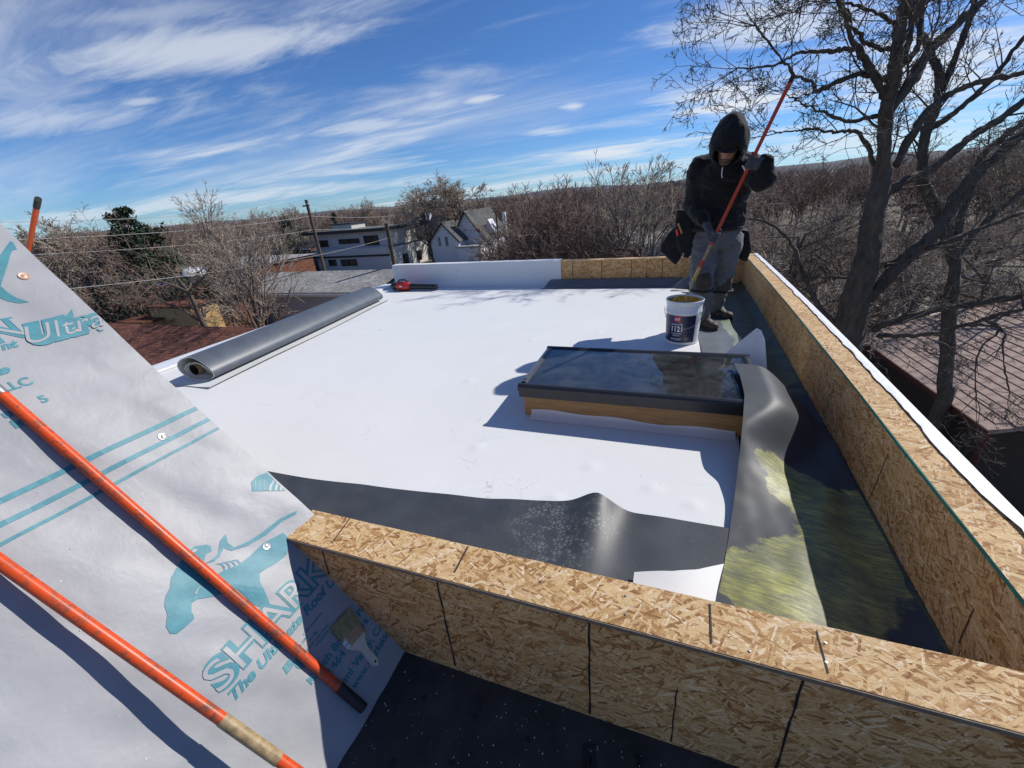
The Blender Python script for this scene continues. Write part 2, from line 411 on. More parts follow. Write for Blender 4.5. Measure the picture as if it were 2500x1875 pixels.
def felt():
    mt, t, p = newmat('black_roof_underlayment')
    v = coords(t, 'Object')
    c = mixc(t, maprange(t, noise(t, v, 9, 6, .6), .3, .7), (.034, .034, .034, 1), (.066, .065, .064, 1))
    s = maprange(t, noise(t, v, 210, 2, .5), .70, .76, 0, .5); c = mixc(t, s, c, (.22, .23, .25, 1))
    d = maprange(t, noise(t, v, 3.5, 5, .7, .6), .60, .75, 0, .35); c = mixc(t, d, c, (.12, .125, .13, 1))
    t.links.new(c, p.inputs['Base Color']); p.inputs['Roughness'].default_value = .85; p.inputs['Specular IOR Level'].default_value = .2
    bump(t, p, noise(t, v, 300, 3), .35, .0015); return mt
M_FELT = felt()
def underlay():
    mt, t, p = newmat('grey_woven_underlayment')
    v = coords(t, 'Object')
    big = noise(t, v, 5.5, 5, .55, .4)
    c = mixc(t, maprange(t, big, .3, .7), (.305, .308, .320, 1), (.372, .374, .384, 1))
    s = maprange(t, noise(t, v, 120, 2, .5), .76, .80, 0, .6); c = mixc(t, s, c, (.75, .76, .76, 1))
    d = maprange(t, noise(t, v, 16, 5, .7, .5), .64, .76, 0, .22); c = mixc(t, d, c, (.25, .24, .23, 1))
    t.links.new(c, p.inputs['Base Color']); p.inputs['Roughness'].default_value = .46; p.inputs['Specular IOR Level'].default_value = .4
    h = mth(t, 'ADD', mth(t, 'MULTIPLY', noise(t, v, 12, 4, .5, .3), 1.0), mth(t, 'MULTIPLY', noise(t, v, 380, 2), .03))
    bump(t, p, h, .15, .018); return mt
M_UND = underlay()
M_TEAL = plain('teal_print', (.048, .225, .275), .5, .16, 40, 200, .08, .002)
M_UNDP = plain('grey_print_fill', (.34, .342, .352), .46, .06, 5, 200, .05, .002)
M_BLKPRINT = plain('black_print', (.010, .010, .012), .6, .3, 60, bstr=0)
M_STEEL = plain('galvanised_cap', (.36, .36, .36), .42, .1, 60, 150, .1, metal=.9)
M_COPPER = plain('copper_cap', (.62, .38, .27), .45, .12, 60, 150, .1, metal=.35)
def pole_mat(name, col, dirt=.5):
    mt, t, p = newmat(name)
    v = coords(t, 'Object')
    n = noise(t, v, 24, 6, .7, .4); k = maprange(t, n, .49, .60, 0, dirt)
    c = mixc(t, k, (*col, 1), (.20, .075, .045, 1))
    s = maprange(t, noise(t, v, 75, 4, .65), .58, .66, 0, .8*dirt); c = mixc(t, s, c, (.10, .05, .035, 1))
    t.links.new(c, p.inputs['Base Color']); p.inputs['Roughness'].default_value = .36; p.inputs['Specular IOR Level'].default_value = .35
    bump(t, p, n, .15, .003); return mt
M_ORANGE = pole_mat('orange_pole_paint', (.68, .078, .012), .8)
M_ORANGE2 = pole_mat('bright_orange_pole_paint', (.85, .13, .012), .15)
M_REDPOLE = pole_mat('red_pole_paint', (.52, .052, .026), .3)
M_TAPE = plain('worn_tape', (.34, .24, .12), .5, .5, 45, 60, .5, .004)
M_RUBBER = plain('black_rubber', (.017, .017, .019), .6, .2, 30, 120, .2)
M_BLKPL = plain('black_plastic', (.02, .021, .023), .4, .15, 30, 150, .08)
M_REDPL = plain('red_plastic', (.62, .04, .03), .38, .08, 30, 150, .06)
M_WHPL = plain('white_plastic', (.78, .80, .82), .35, .04, 12, 90, .05)
M_BRONZE = plain('dark_bronze_aluminium', (.038, .040, .047), .34, .12, 18, 140, .06, metal=.25)
def pine():
    mt, t, p = newmat('pine_curb')
    v = coords(t, 'Object', (1.2, 14, 14)); n = noise(t, v, 6, 6, .6, .8)
    c = mixc(t, maprange(t, n, .3, .7), (.34, .185, .065, 1), (.52, .32, .13, 1))
    t.links.new(c, p.inputs['Base Color']); p.inputs['Roughness'].default_value = .6; bump(t, p, n, .15, .003); return mt
M_PINE = pine()

# ================================================================ the flat roof
HP = .36                                  # parapet height
YI, YO = .775, .656                       # front parapet inner / outer face
YF = 6.135                                # far parapet inner face
XL = -4.72                                # left roof edge
ZB = -.053                                # lower deck level
def xr(Y):                                # inner face of the right parapet (bows out slightly)
    q = min(max((Y-.7)/5.5, 0), 1.05); return .800+.075*math.sin(min(q*1.9, 1.57))+.03*q
SKX0, SKX1, SKY0, SKY1 = -.800, .500, 2.175, 2.845      # skylight curb
def in_curb(p): return SKX0-.0 < p.x < SKX1+.0 and SKY0 < p.y < SKY1

roof = MB()
for (x0, x1, y0, y1) in ((XL, SKX0+.03, YI-.02, YF+.12), (SKX1-.03, 1.02, YI-.02, YF+.12), (SKX0+.03, SKX1-.03, YI-.02, SKY0+.03), (SKX0+.03, SKX1-.03, SKY1-.03, YF+.12)):
    roof.bx(x0, x1, y0, y1, -.30, -.006)
flat_roof = tag(roof.build('flat_roof', M_GREY), kind='structure')
# building wall below the roof edges (out of sight from here, closes the volume)
hw = MB(); hw.bx(XL+.15, .98, .72, YF+.05, -7.5, -.302)
hw.bx(-4.2, 1.1, -3.2, .719, -7.5, -.26)
tag(hw.build('house_wall', plain('stucco_wall', (.42, .38, .33), .85, .1, 4)), 'pale stucco house wall below the flat roof', 'house')

lump = [(.0, 1.62), (-.30, 1.72), (.17, 1.55), (-.42, 1.45), (-1.4, 2.6), (-2.6, 3.4), (-.95, 1.75), (-1.2, 3.6), (-2.2, 2.2), (-.6, 3.9), (-3.0, 4.5), (-2.0, 5.0)]
def wz(x, y):
    z = .0022*(mnoise.noise(Vector((x*1.3, y*1.3, 3)))+.6*mnoise.noise(Vector((x*3.1, y*2.3, 7))))
    for a, b in lump:
        d = ((x-a)**2+(y-b)**2); z += .005*math.exp(-d/.0011)
    return z
SEAM = -1.79
def front_edge(x):                        # front edge of the white field
    pts = [(-4.8, 1.10), (-1.9, 1.20), (-1.3, 1.24), (-.7, 1.30), (-.38, 1.36), (-.22, 1.40), (-.08, 1.37), (.15, 1.37), (.5, 1.37)]
    for (a, b), (c, d) in zip(pts, pts[1:]):
        if a <= x <= c: return b+(d-b)*(x-a)/(c-a)
    return pts[-1][1]
def right_edge(y):
    pts = [(.8, .26), (1.39, .325), (2.03, .405), (2.34, .43), (2.9, .43), (3.4, .33), (6.2, .27)]
    for (a, b), (c, d) in zip(pts, pts[1:]):
        if a <= y <= c: return b+(d-b)*(y-a)/(c-a)
    return pts[-1][1]
s1 = MB(); s1.sheet(lambda a, b: (lambda x, y: (x, y, .004+wz(x, y)))(XL+(SEAM-XL)*a, .80+(YF-.80)*b), 70, 110, .003)
s1.build('membrane_sheet', M_WHITE, flat_roof, smooth=40)
def P2(a, b):
    y = 1.0+(YF-1.0)*b; x0 = SEAM-.03; x1 = right_edge(y); x = x0+(x1-x0)*a
    lift = .010*max(0, 1-(a*(x1-x0))/.05)
    return (x, y, .0053+wz(x, y))
s2 = MB(); s2.sheet(P2, 110, 230, .0007, skip=in_curb); s2.build('membrane_sheet', M_WHITE, flat_roof, smooth=40)
# the left roof edge: white metal edge trim
et = MB(); et.bx(XL-.06, XL+.16, .80, YF+.10, .009, .034); et.bx(XL-.075, XL-.055, .80, YF+.1, -.25, .034)
et.build('edge_trim', M_WHPL, flat_roof)
# dark sheet lying under the flaps along the right wall and the front wall
def PB(a, b):
    y = .79+(YF-.79)*b; x0 = .2; x1 = xr(y)-.004; x = x0+(x1-x0)*a
    e = max(0, a-.86)/.14
    return (x, y, .0025+.03*e*e+.002*mnoise.noise(Vector((x*4, y*4, 1))))
gb = MB(); gb.sheet(PB, 24, 160, .002)
pat = []
for pxx in ((1890, 1180, .20, .13, 20), (1870, 1420, .26, .20, 0), (1830, 690, .05, .5, 4), (2000, 1200, .2, .2, 0)):
    q = onz(pxx[0], pxx[1], 0); pat.append((q.x, q.y, pxx[2], pxx[3], pxx[4]))
M_BASE = glue_mat('adhesive_coated_dark_sheet', [(.62, 1.3, .35, .5, 0), (.75, 4.5, .22, 1.8, 0)], (.028, .034, .038), (.12, .15, .06), .5, .55)
gb.build('base_sheet', M_BASE, flat_roof, smooth=40)

# ================================================================ parapets
def parapet(name, loc, label): return thing(name, loc, label, 'parapet wall')
def strip(mbx, p, q, w, nrm, h=.0012):
    p, q, nrm = Vector(p), Vector(q), Vector(nrm); d = (q-p).normalized(); s = d.cross(nrm).normalized()*(w/2); o = nrm*h
    mbx.add([p-s+o, q-s+o, q+s+o, p+s+o], [(0, 1, 2, 3)])
# front one
fp = parapet('parapet_wall', (0, .716, ZB), 'low strand-board parapet in the foreground with black marker lines on its shaded face')
XA, XB = -1.085, 1.35
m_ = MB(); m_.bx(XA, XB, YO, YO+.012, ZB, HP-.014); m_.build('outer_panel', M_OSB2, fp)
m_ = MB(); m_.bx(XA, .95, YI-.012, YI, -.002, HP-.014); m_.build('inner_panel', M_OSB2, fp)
m_ = MB(); m_.bx(XA, XB-.02, YO+.0125, YI-.0125, ZB, HP-.016); m_.build('stud_core', M_PINE, fp)
def capb(a, b):
    x = XA-.004+(XB-XA)*a; return (x, YO-.004+(YI-YO+.008)*b+.0015*mnoise.noise(Vector((x*9, b*3, 2))), HP+.0006*mnoise.noise(Vector((x*5, b, 4))))
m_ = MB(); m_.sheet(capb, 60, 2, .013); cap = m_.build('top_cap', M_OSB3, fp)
m_ = MB(); m_.bx(XA-.003, XB, YO-.0072, YO-.0045, HP-.0125, HP-.0015); m_.build('cut_edge', M_CUT, fp)
for (x1, y1, x2, y2, w) in ((780, 1325, 804, 1402, .005), (1066, 1418, 1112, 1625, .005), (1438, 1516, 1440, 1742, .005), (1652, 1682, 1638, 1810, .003), (1960, 1660, 1893, 1878, .005)):
    a = onY(x1, y1, YO); b = onY(x2, y2, YO); a.z = min(a.z, HP-.016); b.z = max(b.z, ZB+.002)
    m_ = MB(); n = 7; pts = [a.lerp(b, i/n)+Vector((.0012*random.Random(i).uniform(-1, 1), 0, 0)) for i in range(n+1)]
    for i in range(n): strip(m_, pts[i], pts[i+1], w*(1+.25*math.sin(i*2.3)), (0, -1, 0))
    m_.build('marker_line', M_INK, fp)
for (x1, y1, x2, y2, w) in ((855, 1266, 812, 1325, .004), (1143, 1335, 1110, 1398, .005), (1733, 1475, 1737, 1572, .004), (1993, 1540, 2022, 1645, .0028)):
    a = onz(x1, y1, HP); b = onz(x2, y2, HP); m_ = MB(); strip(m_, a, b, w, (0, 0, 1), .0022); m_.build('marker_line', M_SEAMLINE, fp)
for (x, y) in ((1527, 1455), (1527, 1500), (2015, 1570), (2017, 1618), (1110, 1380), (940, 1325), (1320, 1420), (1830, 1590)):
    q = onz(x, y, HP); m_ = MB(); m_.lathe((q.x, q.y, HP+.0016), [(.0026, 0), (.0028, .0008), (.0006, .0009)], 10, True, True); m_.build('nail_head', M_STEEL, fp)

# right one: follows the slightly bowed line xr(Y)
rp = parapet('parapet_wall', (.9, 3.4, 0), 'long strand-board parapet along the right side with a green edge line')
TH = .135
ys = [YI+.0008+(YF-YI-.0016)*i/40 for i in range(41)]
m_ = MB(); m_.sheet(lambda a, b: (xr(YI+(YF-YI)*a)+.006-.006*1, YI+.001+(YF-YI-.002)*a, (HP-.014)*b-.002*(1-b)), 60, 1); 
def slab(mbx, f0, f1, z0, z1):
    vs = []; fs = []
    for y in ys: vs += [(f0(y), y, z0), (f1(y), y, z0), (f1(y), y, z1), (f0(y), y, z1)]
    for i in range(len(ys)-1):
        for k in range(4):
            a = i*4+k; b = i*4+(k+1) % 4; fs.append((b, a, a+4, b+4))
    fs += [(0, 1, 2, 3), tuple(reversed([len(vs)-4+k for k in range(4)]))]
    mbx.add(vs, fs)
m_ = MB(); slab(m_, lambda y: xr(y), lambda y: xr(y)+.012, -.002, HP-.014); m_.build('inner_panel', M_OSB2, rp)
m_ = MB(); slab(m_, lambda y: xr(y)+.0125, lambda y: xr(y)+TH-.012, -.002, HP-.015); m_.build('stud_core', M_PINE, rp)
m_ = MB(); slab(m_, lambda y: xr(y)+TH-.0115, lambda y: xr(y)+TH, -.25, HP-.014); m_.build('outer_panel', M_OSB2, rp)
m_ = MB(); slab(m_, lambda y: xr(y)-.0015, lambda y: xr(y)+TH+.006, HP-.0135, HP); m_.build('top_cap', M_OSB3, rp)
m_ = MB(); slab(m_, lambda y: xr(y)-.0032-.0016*math.sin(y*5), lambda y: xr(y)-.0016, HP-.013, HP-.0008); m_.build('green_edge', M_GREEN, rp)
for (x, y, x2, y2) in ((2200, 1110, 2142, 1245), (2052, 930, 2030, 995), (2012, 905, 2005, 970), (2450, 1500, 2410, 1585), (1985, 830, 1982, 880), (1930, 760, 1926, 800)):
    a = onX(x, y, .868); b = onX(x2, y2, .868)
    a.x = xr(a.y)-.0012; b.x = xr(b.y)-.0012; b.z = max(b.z, .03); a.z = min(a.z, HP-.02)
    m_ = MB(); strip(m_, a, b, .0035, (-1, 0, 0), .0005); m_.build('marker_line', M_SEAMLINE, rp)
# wavy white membrane lapping over the outer edge of the right parapet
def lapP(a, b):
    y = YI+.01+(YF+.1-YI)*a
    w = .040+.010*mnoise.noise(Vector((y*5.2, 0, 1)))+.006*mnoise.noise(Vector((y*15, 2, 1)))+.012*max(0, 1-abs(y-1.6)/.4)-.010*max(0, 1-abs(y-1.02)/.25)
    x0 = xr(y)+TH+.012
    if b < .5:
        k = b/.5; return (x0-w*(1-k), y, HP+.0035+.007*abs(mnoise.noise(Vector((y*11, k*2, 5))))*(1-k)+.002)
    k = (b-.5)/.5; return (x0+.004+.012*k+.008*mnoise.noise(Vector((y*7, k*3, 9)))*k, y, HP+.003-.30*k)
m_ = MB(); m_.sheet(lapP, 150, 10); lap = m_.build('membrane_lap', plain('white_wrinkled_membrane', (.80, .81, .83), .5, .03, 8, 24, .35, .012), rp, smooth=60)

# far one: bare strand board on the right, wrapped in white membrane on the left
fa = parapet('parapet_wall', (-1.8, YF+.06, 0), 'far parapet, white membrane wrapped on the left and bare strand board on the right')
XW = onY(1369, 636, YF).x; XFL = onY(957, 648, YF).x
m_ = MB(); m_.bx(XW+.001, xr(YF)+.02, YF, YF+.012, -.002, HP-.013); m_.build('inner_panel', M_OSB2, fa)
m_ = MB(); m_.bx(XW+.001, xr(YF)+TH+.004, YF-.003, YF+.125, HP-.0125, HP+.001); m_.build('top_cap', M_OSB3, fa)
m_ = MB(); m_.bx(XFL+.02, xr(YF)+TH, YF+.0125, YF+.11, -.25, HP-.0135); m_.build('stud_core', M_PINE, fa)
for x in (1398, 1469, 1542, 1580, 1618):
    a = onY(x, 640, YF); m_ = MB(); strip(m_, (a.x, YF, .02), (a.x, YF, HP-.015), .008, (0, -1, 0), .0015); m_.build('marker_line', M_SEAMLINE, fa)
def wrapP(a, b):
    x = XFL+(XW-XFL)*a; w = .004*mnoise.noise(Vector((x*3, b*2, 5)))+.0015*mnoise.noise(Vector((x*9, b*4, 2)))
    if b < .45:
        k = b/.45; e = max(0, 1-k/.22); return (x, YF-.006-.05*e*e+w, .009+(HP)*k)
    k = (b-.45)/.55
    if k < .6: return (x, YF-.006+.15*(k/.6), HP+.012+w-.001*k+.004*math.sin(k*5))
    k = (k-.6)/.4; return (x, YF+.146+.004*k, HP+.010-.34*k)
m_ = MB(); m_.sheet(wrapP, 60, 40, .0022); m_.build('membrane_wrap', M_WHITE, fa, smooth=40)
m_ = MB(); m_.bx(XFL+.004, XFL+.018, YF-.002, YF+.14, .012, HP+.004); m_.build('end_flap', M_WHITE, fa)

# ================================================================ loose sheets on the roof
# folded-back grey flap in front, its edge waving up
def flapF(a, b):
    x = -2.25+(.345+2.25)*a; e = front_edge(x)+.004*math.sin(x*9)
    y0 = YI+.006; y = y0+(e+.05-y0)*b
    hump = math.exp(-((x+.22)/.085)**2)*.075+math.exp(-((x-.03)/.12)**2)*.012+.010*math.sin(x*5.3)**2+math.exp(-((x+.62)/.1)**2)*.008
    z = .016+hump*(b**1.6)+.030*(1-b)**3+.003*mnoise.noise(Vector((x*5, y*6, 0)))
    y += -.35*hump*(b**2)
    return (x, y, z)
def scuffed():
    mt, t, p = newmat('scuffed_grey_membrane')
    v = coords(t, 'Object')
    c = mixc(t, maprange(t, noise(t, v, 6, 5), .3, .7), (.040, .046, .054, 1), (.062, .070, .080, 1))
    vo = nd(t, 'ShaderNodeTexVoronoi', feature='DISTANCE_TO_EDGE'); vo.inputs['Scale'].default_value = 52; t.links.new(v, vo.inputs[0])
    sp = nd(t, 'ShaderNodeSeparateXYZ'); t.links.new(v, sp.inputs[0])
    msk = None
    for (x, y, r) in ((-.42, 1.28, .16), (-.21, 1.30, .10), (-.33, 1.18, .16)):
        d = mth(t, 'SQRT', mth(t, 'ADD', mth(t, 'POWER', mth(t, 'ABSOLUTE', mth(t, 'SUBTRACT', sp.outputs[0], x)), 2), mth(t, 'POWER', mth(t, 'ABSOLUTE', mth(t, 'SUBTRACT', sp.outputs[1], y)), 2)))
        k = maprange(t, mth(t, 'ADD', d, mth(t, 'MULTIPLY', noise(t, v, 9, 4), .12)), r*.6+.04, r+.08, 1, 0); msk = k if msk is None else mth(t, 'MAXIMUM', msk, k)
    cell = mth(t, 'MULTIPLY', maprange(t, vo.outputs[0], .08, .16), mth(t, 'MULTIPLY', msk, maprange(t, noise(t, v, 22, 3), .42, .55)))
    c = mixc(t, mth(t, 'MULTIPLY', cell, .30), c, (.36, .37, .35, 1))
    s = maprange(t, noise(t, v, 150, 2, .5), .71, .77, 0, .5); c = mixc(t, s, c, (.42, .43, .42, 1))
    t.links.new(c, p.inputs['Base Color']); p.inputs['Roughness'].default_value = .48; p.inputs['Specular IOR Level'].default_value = .45
    bump(t, p, mth(t, 'ADD', cell, noise(t, v, 40, 3)), .12, .002); return mt
M_SCUFF = scuffed()
m_ = MB(); m_.sheet(flapF, 120, 26, .0018); o = m_.build('membrane_flap', M_SCUFF, None, smooth=40)
tag(o, 'dark grey membrane flap with a raised wavy edge behind the front parapet', 'membrane flap')
# small white piece by the right end of the front flap
WP = [onz(1548, 1404, .03), onz(1640, 1408, .035), onz(1700, 1400, .04), onz(1766, 1384, .03), onz(1758, 1430, .03), onz(1737, 1478, .03), onz(1660, 1462, .03), onz(1566, 1436, .03)]
m_ = MB(); 
def wpP(a, b):
    top = WP[0].lerp(WP[1], a/.45) if a < .45 else (WP[1].lerp(WP[2], (a-.45)/.28) if a < .73 else WP[2].lerp(WP[3], (a-.73)/.27))
    bot = Vector((WP[0].x+(WP[5].x-.005-WP[0].x)*a, YI+.045, .012))
    q = top.lerp(bot, b); q.x += .035*math.sin(b*3.0)*max(0, a-.5)*(-1); q.z = .045+.018*math.sin(a*3.1)*(1-b)-.012*b; return q
m_.sheet(wpP, 20, 12, .0018); o = m_.build('membrane_scrap', M_WHITE, None, smooth=40)
tag(o, 'small white membrane scrap lying behind the front parapet', 'membrane scrap')

# big grey flap on the right with brushed adhesive, lapping over the skylight's end
LE = [onz(x, y, z) for x, y, z in ((1738, 1500, .02), (1752, 1455, .022), (1766, 1390, .022), (1779, 1312, .026), (1794, 1205, .045), (1805, 1112, .105), (1813, 1035, .195), (1818, 962, .243), (1806, 915, .248), (1792, 888, .250))]
LEP = [(q.y, q.x, q.z) for q in LE]
def _le(y, k):
    if y <= LEP[0][0]: return LEP[0][k]
    for A_, B_ in zip(LEP, LEP[1:]):
        if A_[0] <= y <= B_[0]: return A_[k]+(B_[k]-A_[k])*(y-A_[0])/(B_[0]-A_[0])
    return LEP[-1][k]
def leftX(y): return _le(y, 1)
def sstep(e0, e1, x):
    q = min(max((x-e0)/(e1-e0), 0), 1); return q*q*(3-2*q)
def flapZ(x, y):
    ez = sum(_le(y+d, 2) for d in (-.06, -.03, 0, .03, .06))/5
    wide = sstep(1.9, 2.2, y)
    f = 1-sstep(.36+.17*wide, .66+.21*wide, x)
    w = .018*math.exp(-(((x-.60)/.11)**2+((y-1.42)/.13)**2))+.016*math.exp(-(((x-.42)/.12)**2+((y-1.14)/.10)**2))
    w += .014*math.exp(-(((x-.70-.35*(y-1.75))/.06)**2))*sstep(1.35, 1.6, y)
    w += .007*mnoise.noise(Vector((x*6, y*5, 3)))+.003*mnoise.noise(Vector((x*15, y*13, 5)))+.02*sstep(.74, .84, x)
    return .014+(ez-.014)*f+w*(1-wide*f)
YTOP = LEP[-1][0]+.01
def flapR(a, b):
    y = .80+(YTOP-.80)*b
    x0 = leftX(y); x1 = xr(y)-.012
    if y > 2.2: x1 = x1-.05*sstep(2.2, YTOP, y)
    x = x0+(x1-x0)*a
    y2 = y-.16*a*a*sstep(2.15, YTOP, y)
    return (x, y2, flapZ(x, y))
gp = []
for (x, y, rx, ry, an) in ((1905, 1170, .17, .10, -35), (1960, 1230, .2, .10, -40), (1850, 1430, .20, .16, 0), (1960, 1420, .22, .2, 0), (1930, 945, .10, .05, 0), (2050, 1300, .2, .3, 0)):
    q = onz(x, y, .02); gp.append((q.x+.035, q.y, rx, ry, an))
M_GLUE = glue_mat('brushed_adhesive_on_grey_sheet', gp, (.050, .058, .066), (.60, .60, .15), .53, .52)
m_ = MB(); m_.sheet(flapR, 46, 110, .0018); o = m_.build('membrane_flap', M_GLUE, None, smooth=40)
tag(o, 'grey membrane flap smeared with yellow-green adhesive beside the skylight', 'membrane flap')

# far right sheet with the pale green adhesive band and a wavy right edge
def farE(y): return .60+.035*math.sin(y*2.1+.6)+.02*math.sin(y*4.3)-.04*sstep(4.6, 5.4, y)*1+.0
def flapS(a, b):
    y = 3.05+(5.72-3.05)*b; x0 = right_edge(y)-.03; x1 = farE(y); x = x0+(x1-x0)*a
    z = .013+.014*a*a+.006*mnoise.noise(Vector((x*5, y*4, 8)))+.10*sstep(5.35, 5.72, y)**2
    return (x, y, z)
bandp = [(.62, 3.3, .10, .5, 0), (.60, 4.2, .09, .7, 4), (.56, 5.0, .10, .5, 6), (.50, 5.45, .14, .35, 0)]
M_GLUE2 = glue_mat('pale_adhesive_band_on_grey_sheet', bandp, (.16, .185, .205), (.48, .53, .30), .40, .33)
m_ = MB(); m_.sheet(flapS, 24, 90, .0018); o = m_.build('membrane_flap', M_GLUE2, None, smooth=40)
tag(o, 'grey sheet with pale green adhesive band running past the worker to the far corner', 'membrane flap')
# far flap along the bottom of the far parapet
XFa = onz(1318, 707, .01).x; XFb = .17
def flapB(a, b):
    x = XFa+(XFb-XFa)*a; y = 5.86+.02*a+(YF-.02-5.86-.02*a)*b
    x += .10*b*(1-a)
    return (x, y, .013+.085*sstep(.2, 1, b)+.006*mnoise.noise(Vector((x*2, b*2, 4)))*b)
m_ = MB(); m_.sheet(flapB, 50, 12, .0018); o = m_.build('membrane_flap', M_GREY, None, smooth=40)
tag(o, 'long dark grey flap along the foot of the far parapet', 'membrane flap')
T1 = [onz(1640, 706, .02), onz(1684, 706, .02), onz(1690, 668, .02)]
a_, b_ = onY(1640, 704, 5.70), onY(1690, 706, 5.70); c_ = onY(1700, 660, 5.86); d_ = onY(1655, 690, 5.82)
m_ = MB(); m_.prism([a_, (b_.x, b_.y, .014), (c_.x, c_.y, c_.z), (d_.x, d_.y, d_.z)], (0, .004, .0015)); o = m_.build('membrane_corner', M_GREY)
tag(o, 'small upturned dark membrane corner behind the worker', 'membrane corner')
# upright white triangle by the skylight's far end
q0, q1, q2, q3 = onz(1712, 862, .012), onY(1862, 790, 3.30), onY(1888, 915, 2.72), onz(1800, 880, .012)
def triP(a, b):
    lo = Vector((.29, 3.02, .014)).lerp(Vector((.66, 2.80, .016)), a)
    hi = Vector((.30, 3.03, .016)).lerp(onY(1862, 790, 3.02), a)
    if a > .93: hi = hi.lerp(onY(1868, 830, 2.95), (a-.93)/.07)
    q = lo.lerp(hi, b); q.y += .02*math.sin(a*3)*b; return q
m_ = MB(); m_.sheet(triP, 22, 14, .0018); o = m_.build('membrane_corner', M_WHITE, None, smooth=40)
tag(o, 'pointed white membrane corner standing up behind the skylight', 'membrane corner')

# ================================================================ skylight
sk = thing('skylight', ((SKX0+SKX1)/2, (SKY0+SKY1)/2, 0), 'low flat skylight with dark frame on a bare wood curb', 'skylight')
CT = .148
for nm, (x0, x1, y0, y1) in (('a', (SKX0, SKX1, SKY0, SKY0+.038)), ('b', (SKX0, SKX1, SKY1-.038, SKY1)), ('c', (SKX0, SKX0+.038, SKY0+.0385, SKY1-.0385)), ('d', (SKX1-.038, SKX1, SKY0+.0385, SKY1-.0385))):
    m_ = MB(); m_.bx(x0, x1, y0, y1, -.006, CT); m_.build('curb_board', M_PINE, sk)
m_ = MB(); m_.lathe((0, 0, 0), [(.016, 0), (.012, .0006), (.006, .0008), (.0005, .0008)], 14, True, True)
kn = m_.build('knot', plain('dark_knot', (.05, .025, .012), .7), sk); q = onY(1482, 991, SKY0)
kn.rotation_euler = (rad(90), 0, 0); kn.scale = (1, .62, 1); kn.location = Vector((q.x, SKY0-.0004, q.z))-PORG[sk.name]
FX0, FX1, FY0, FY1 = SKX0-.028, SKX1+.028, SKY0-.028, SKY1+.028
ZT = .226
def ring(mbx, o0, o1, z0, z1, w):
    for (x0, x1, y0, y1) in ((FX0+o0, FX1-o0, FY0+o0, FY0+o0+w), (FX0+o0, FX1-o0, FY1-o0-w, FY1-o0), (FX0+o0, FX0+o0+w, FY0+o0+w+.0003, FY1-o0-w-.0003), (FX1-o0-w, FX1-o0, FY0+o0+w+.0003, FY1-o0-w-.0003)):
        mbx.bx(x0, x1, y0, y1, z0, z1)
m_ = MB(); ring(m_, .004, 0, CT-.006, CT+.032, .022); m_.build('frame_skirt', M_BRONZE, sk)
for (x0, x1, y0, y1, ax) in ((FX0, FX1, FY0, FY0+.05, 'x'), (FX0, FX1, FY1-.05, FY1, 'x'), (FX0, FX0+.05, FY0+.052, FY1-.052, 'y'), (FX1-.05, FX1, FY0+.052, FY1-.052, 'y')):
    m_ = MB(); n = 9
    prof = [(0, CT+.0335), (0, ZT-.018), (.006, ZT-.006), (.016, ZT), (.030, ZT), (.046, ZT-.010), (.05, ZT-.016), (.05, CT+.0335)]
    if ax == 'x':
        sgn = 1 if y0 == FY0 else -1; yb = FY0 if sgn > 0 else FY1
        m_.prism([(x0, yb+sgn*a, b) for a, b in prof], (x1-x0, 0, 0))
    else:
        sgn = 1 if x0 == FX0 else -1; xb = FX0 if sgn > 0 else FX1
        m_.prism([(xb+sgn*a, y0, b) for a, b in prof], (0, y1-y0, 0))
    bm = bmesh.new(); 
    o = m_.build('frame_rail', M_BRONZE, sk)
    bm.from_mesh(o.data); bmesh.ops.recalc_face_normals(bm, faces=bm.faces); bm.to_mesh(o.data); bm.free()
for x in (1322, 1548, 1813):
    q = onY(x, 978, FY0); m_ = MB(); m_.lathe((0, 0, 0), [(.0085, 0), (.0085, .0015), (.0065, .003), (.0045, .003), (.004, .0018), (.0004, .0018)], 14, True, True)
    o = m_.build('screw', M_STEEL, sk); o.rotation_euler = (rad(90), 0, 0); o.location = Vector((q.x, FY0+.0035, CT+.012))-PORG[sk.name]
gm_, gt, gp_ = newmat('skylight_glass')
gt.nodes.remove(gp_)
tr = nd(gt, 'ShaderNodeBsdfTransparent'); tr.inputs[0].default_value = (.50, .60, .54, 1)
gl = nd(gt, 'ShaderNodeBsdfGlossy'); gl.inputs['Roughness'].default_value = .015; gl.inputs[0].default_value = (.95, .98, 1, 1)
fr = nd(gt, 'ShaderNodeFresnel'); fr.inputs[0].default_value = 1.55
ms = nd(gt, 'ShaderNodeMixShader'); gt.links.new(mth(gt, 'ADD', mth(gt, 'MULTIPLY', fr.outputs[0], 1.25), .02, clamp=True), ms.inputs[0]); gt.links.new(tr.outputs[0], ms.inputs[1]); gt.links.new(gl.outputs[0], ms.inputs[2])
ds = nd(gt, 'ShaderNodeBsdfDiffuse'); ds.inputs[0].default_value = (.30, .32, .33, 1)
dv = coords(gt, 'Object'); dn = mth(gt, 'ADD', maprange(gt, noise(gt, dv, 4, 6, .7, .5), .40, .72, .05, .20), maprange(gt, noise(gt, dv, 130, 2), .70, .76, 0, .35))
ms2 = nd(gt, 'ShaderNodeMixShader'); gt.links.new(dn, ms2.inputs[0]); gt.links.new(ms.outputs[0], ms2.inputs[1]); gt.links.new(ds.outputs[0], ms2.inputs[2])
gt.links.new(ms2.outputs[0], gt.nodes['Material Output'].inputs[0])
m_ = MB(); m_.add([(FX0+.045, FY0+.045, ZT-.012), (FX1-.045, FY0+.045, ZT-.012), (FX1-.045, FY1-.045, ZT-.012), (FX0+.045, FY1-.045, ZT-.012)], [(0, 1, 2, 3)]); m_.build('glass_pane', gm_, sk)
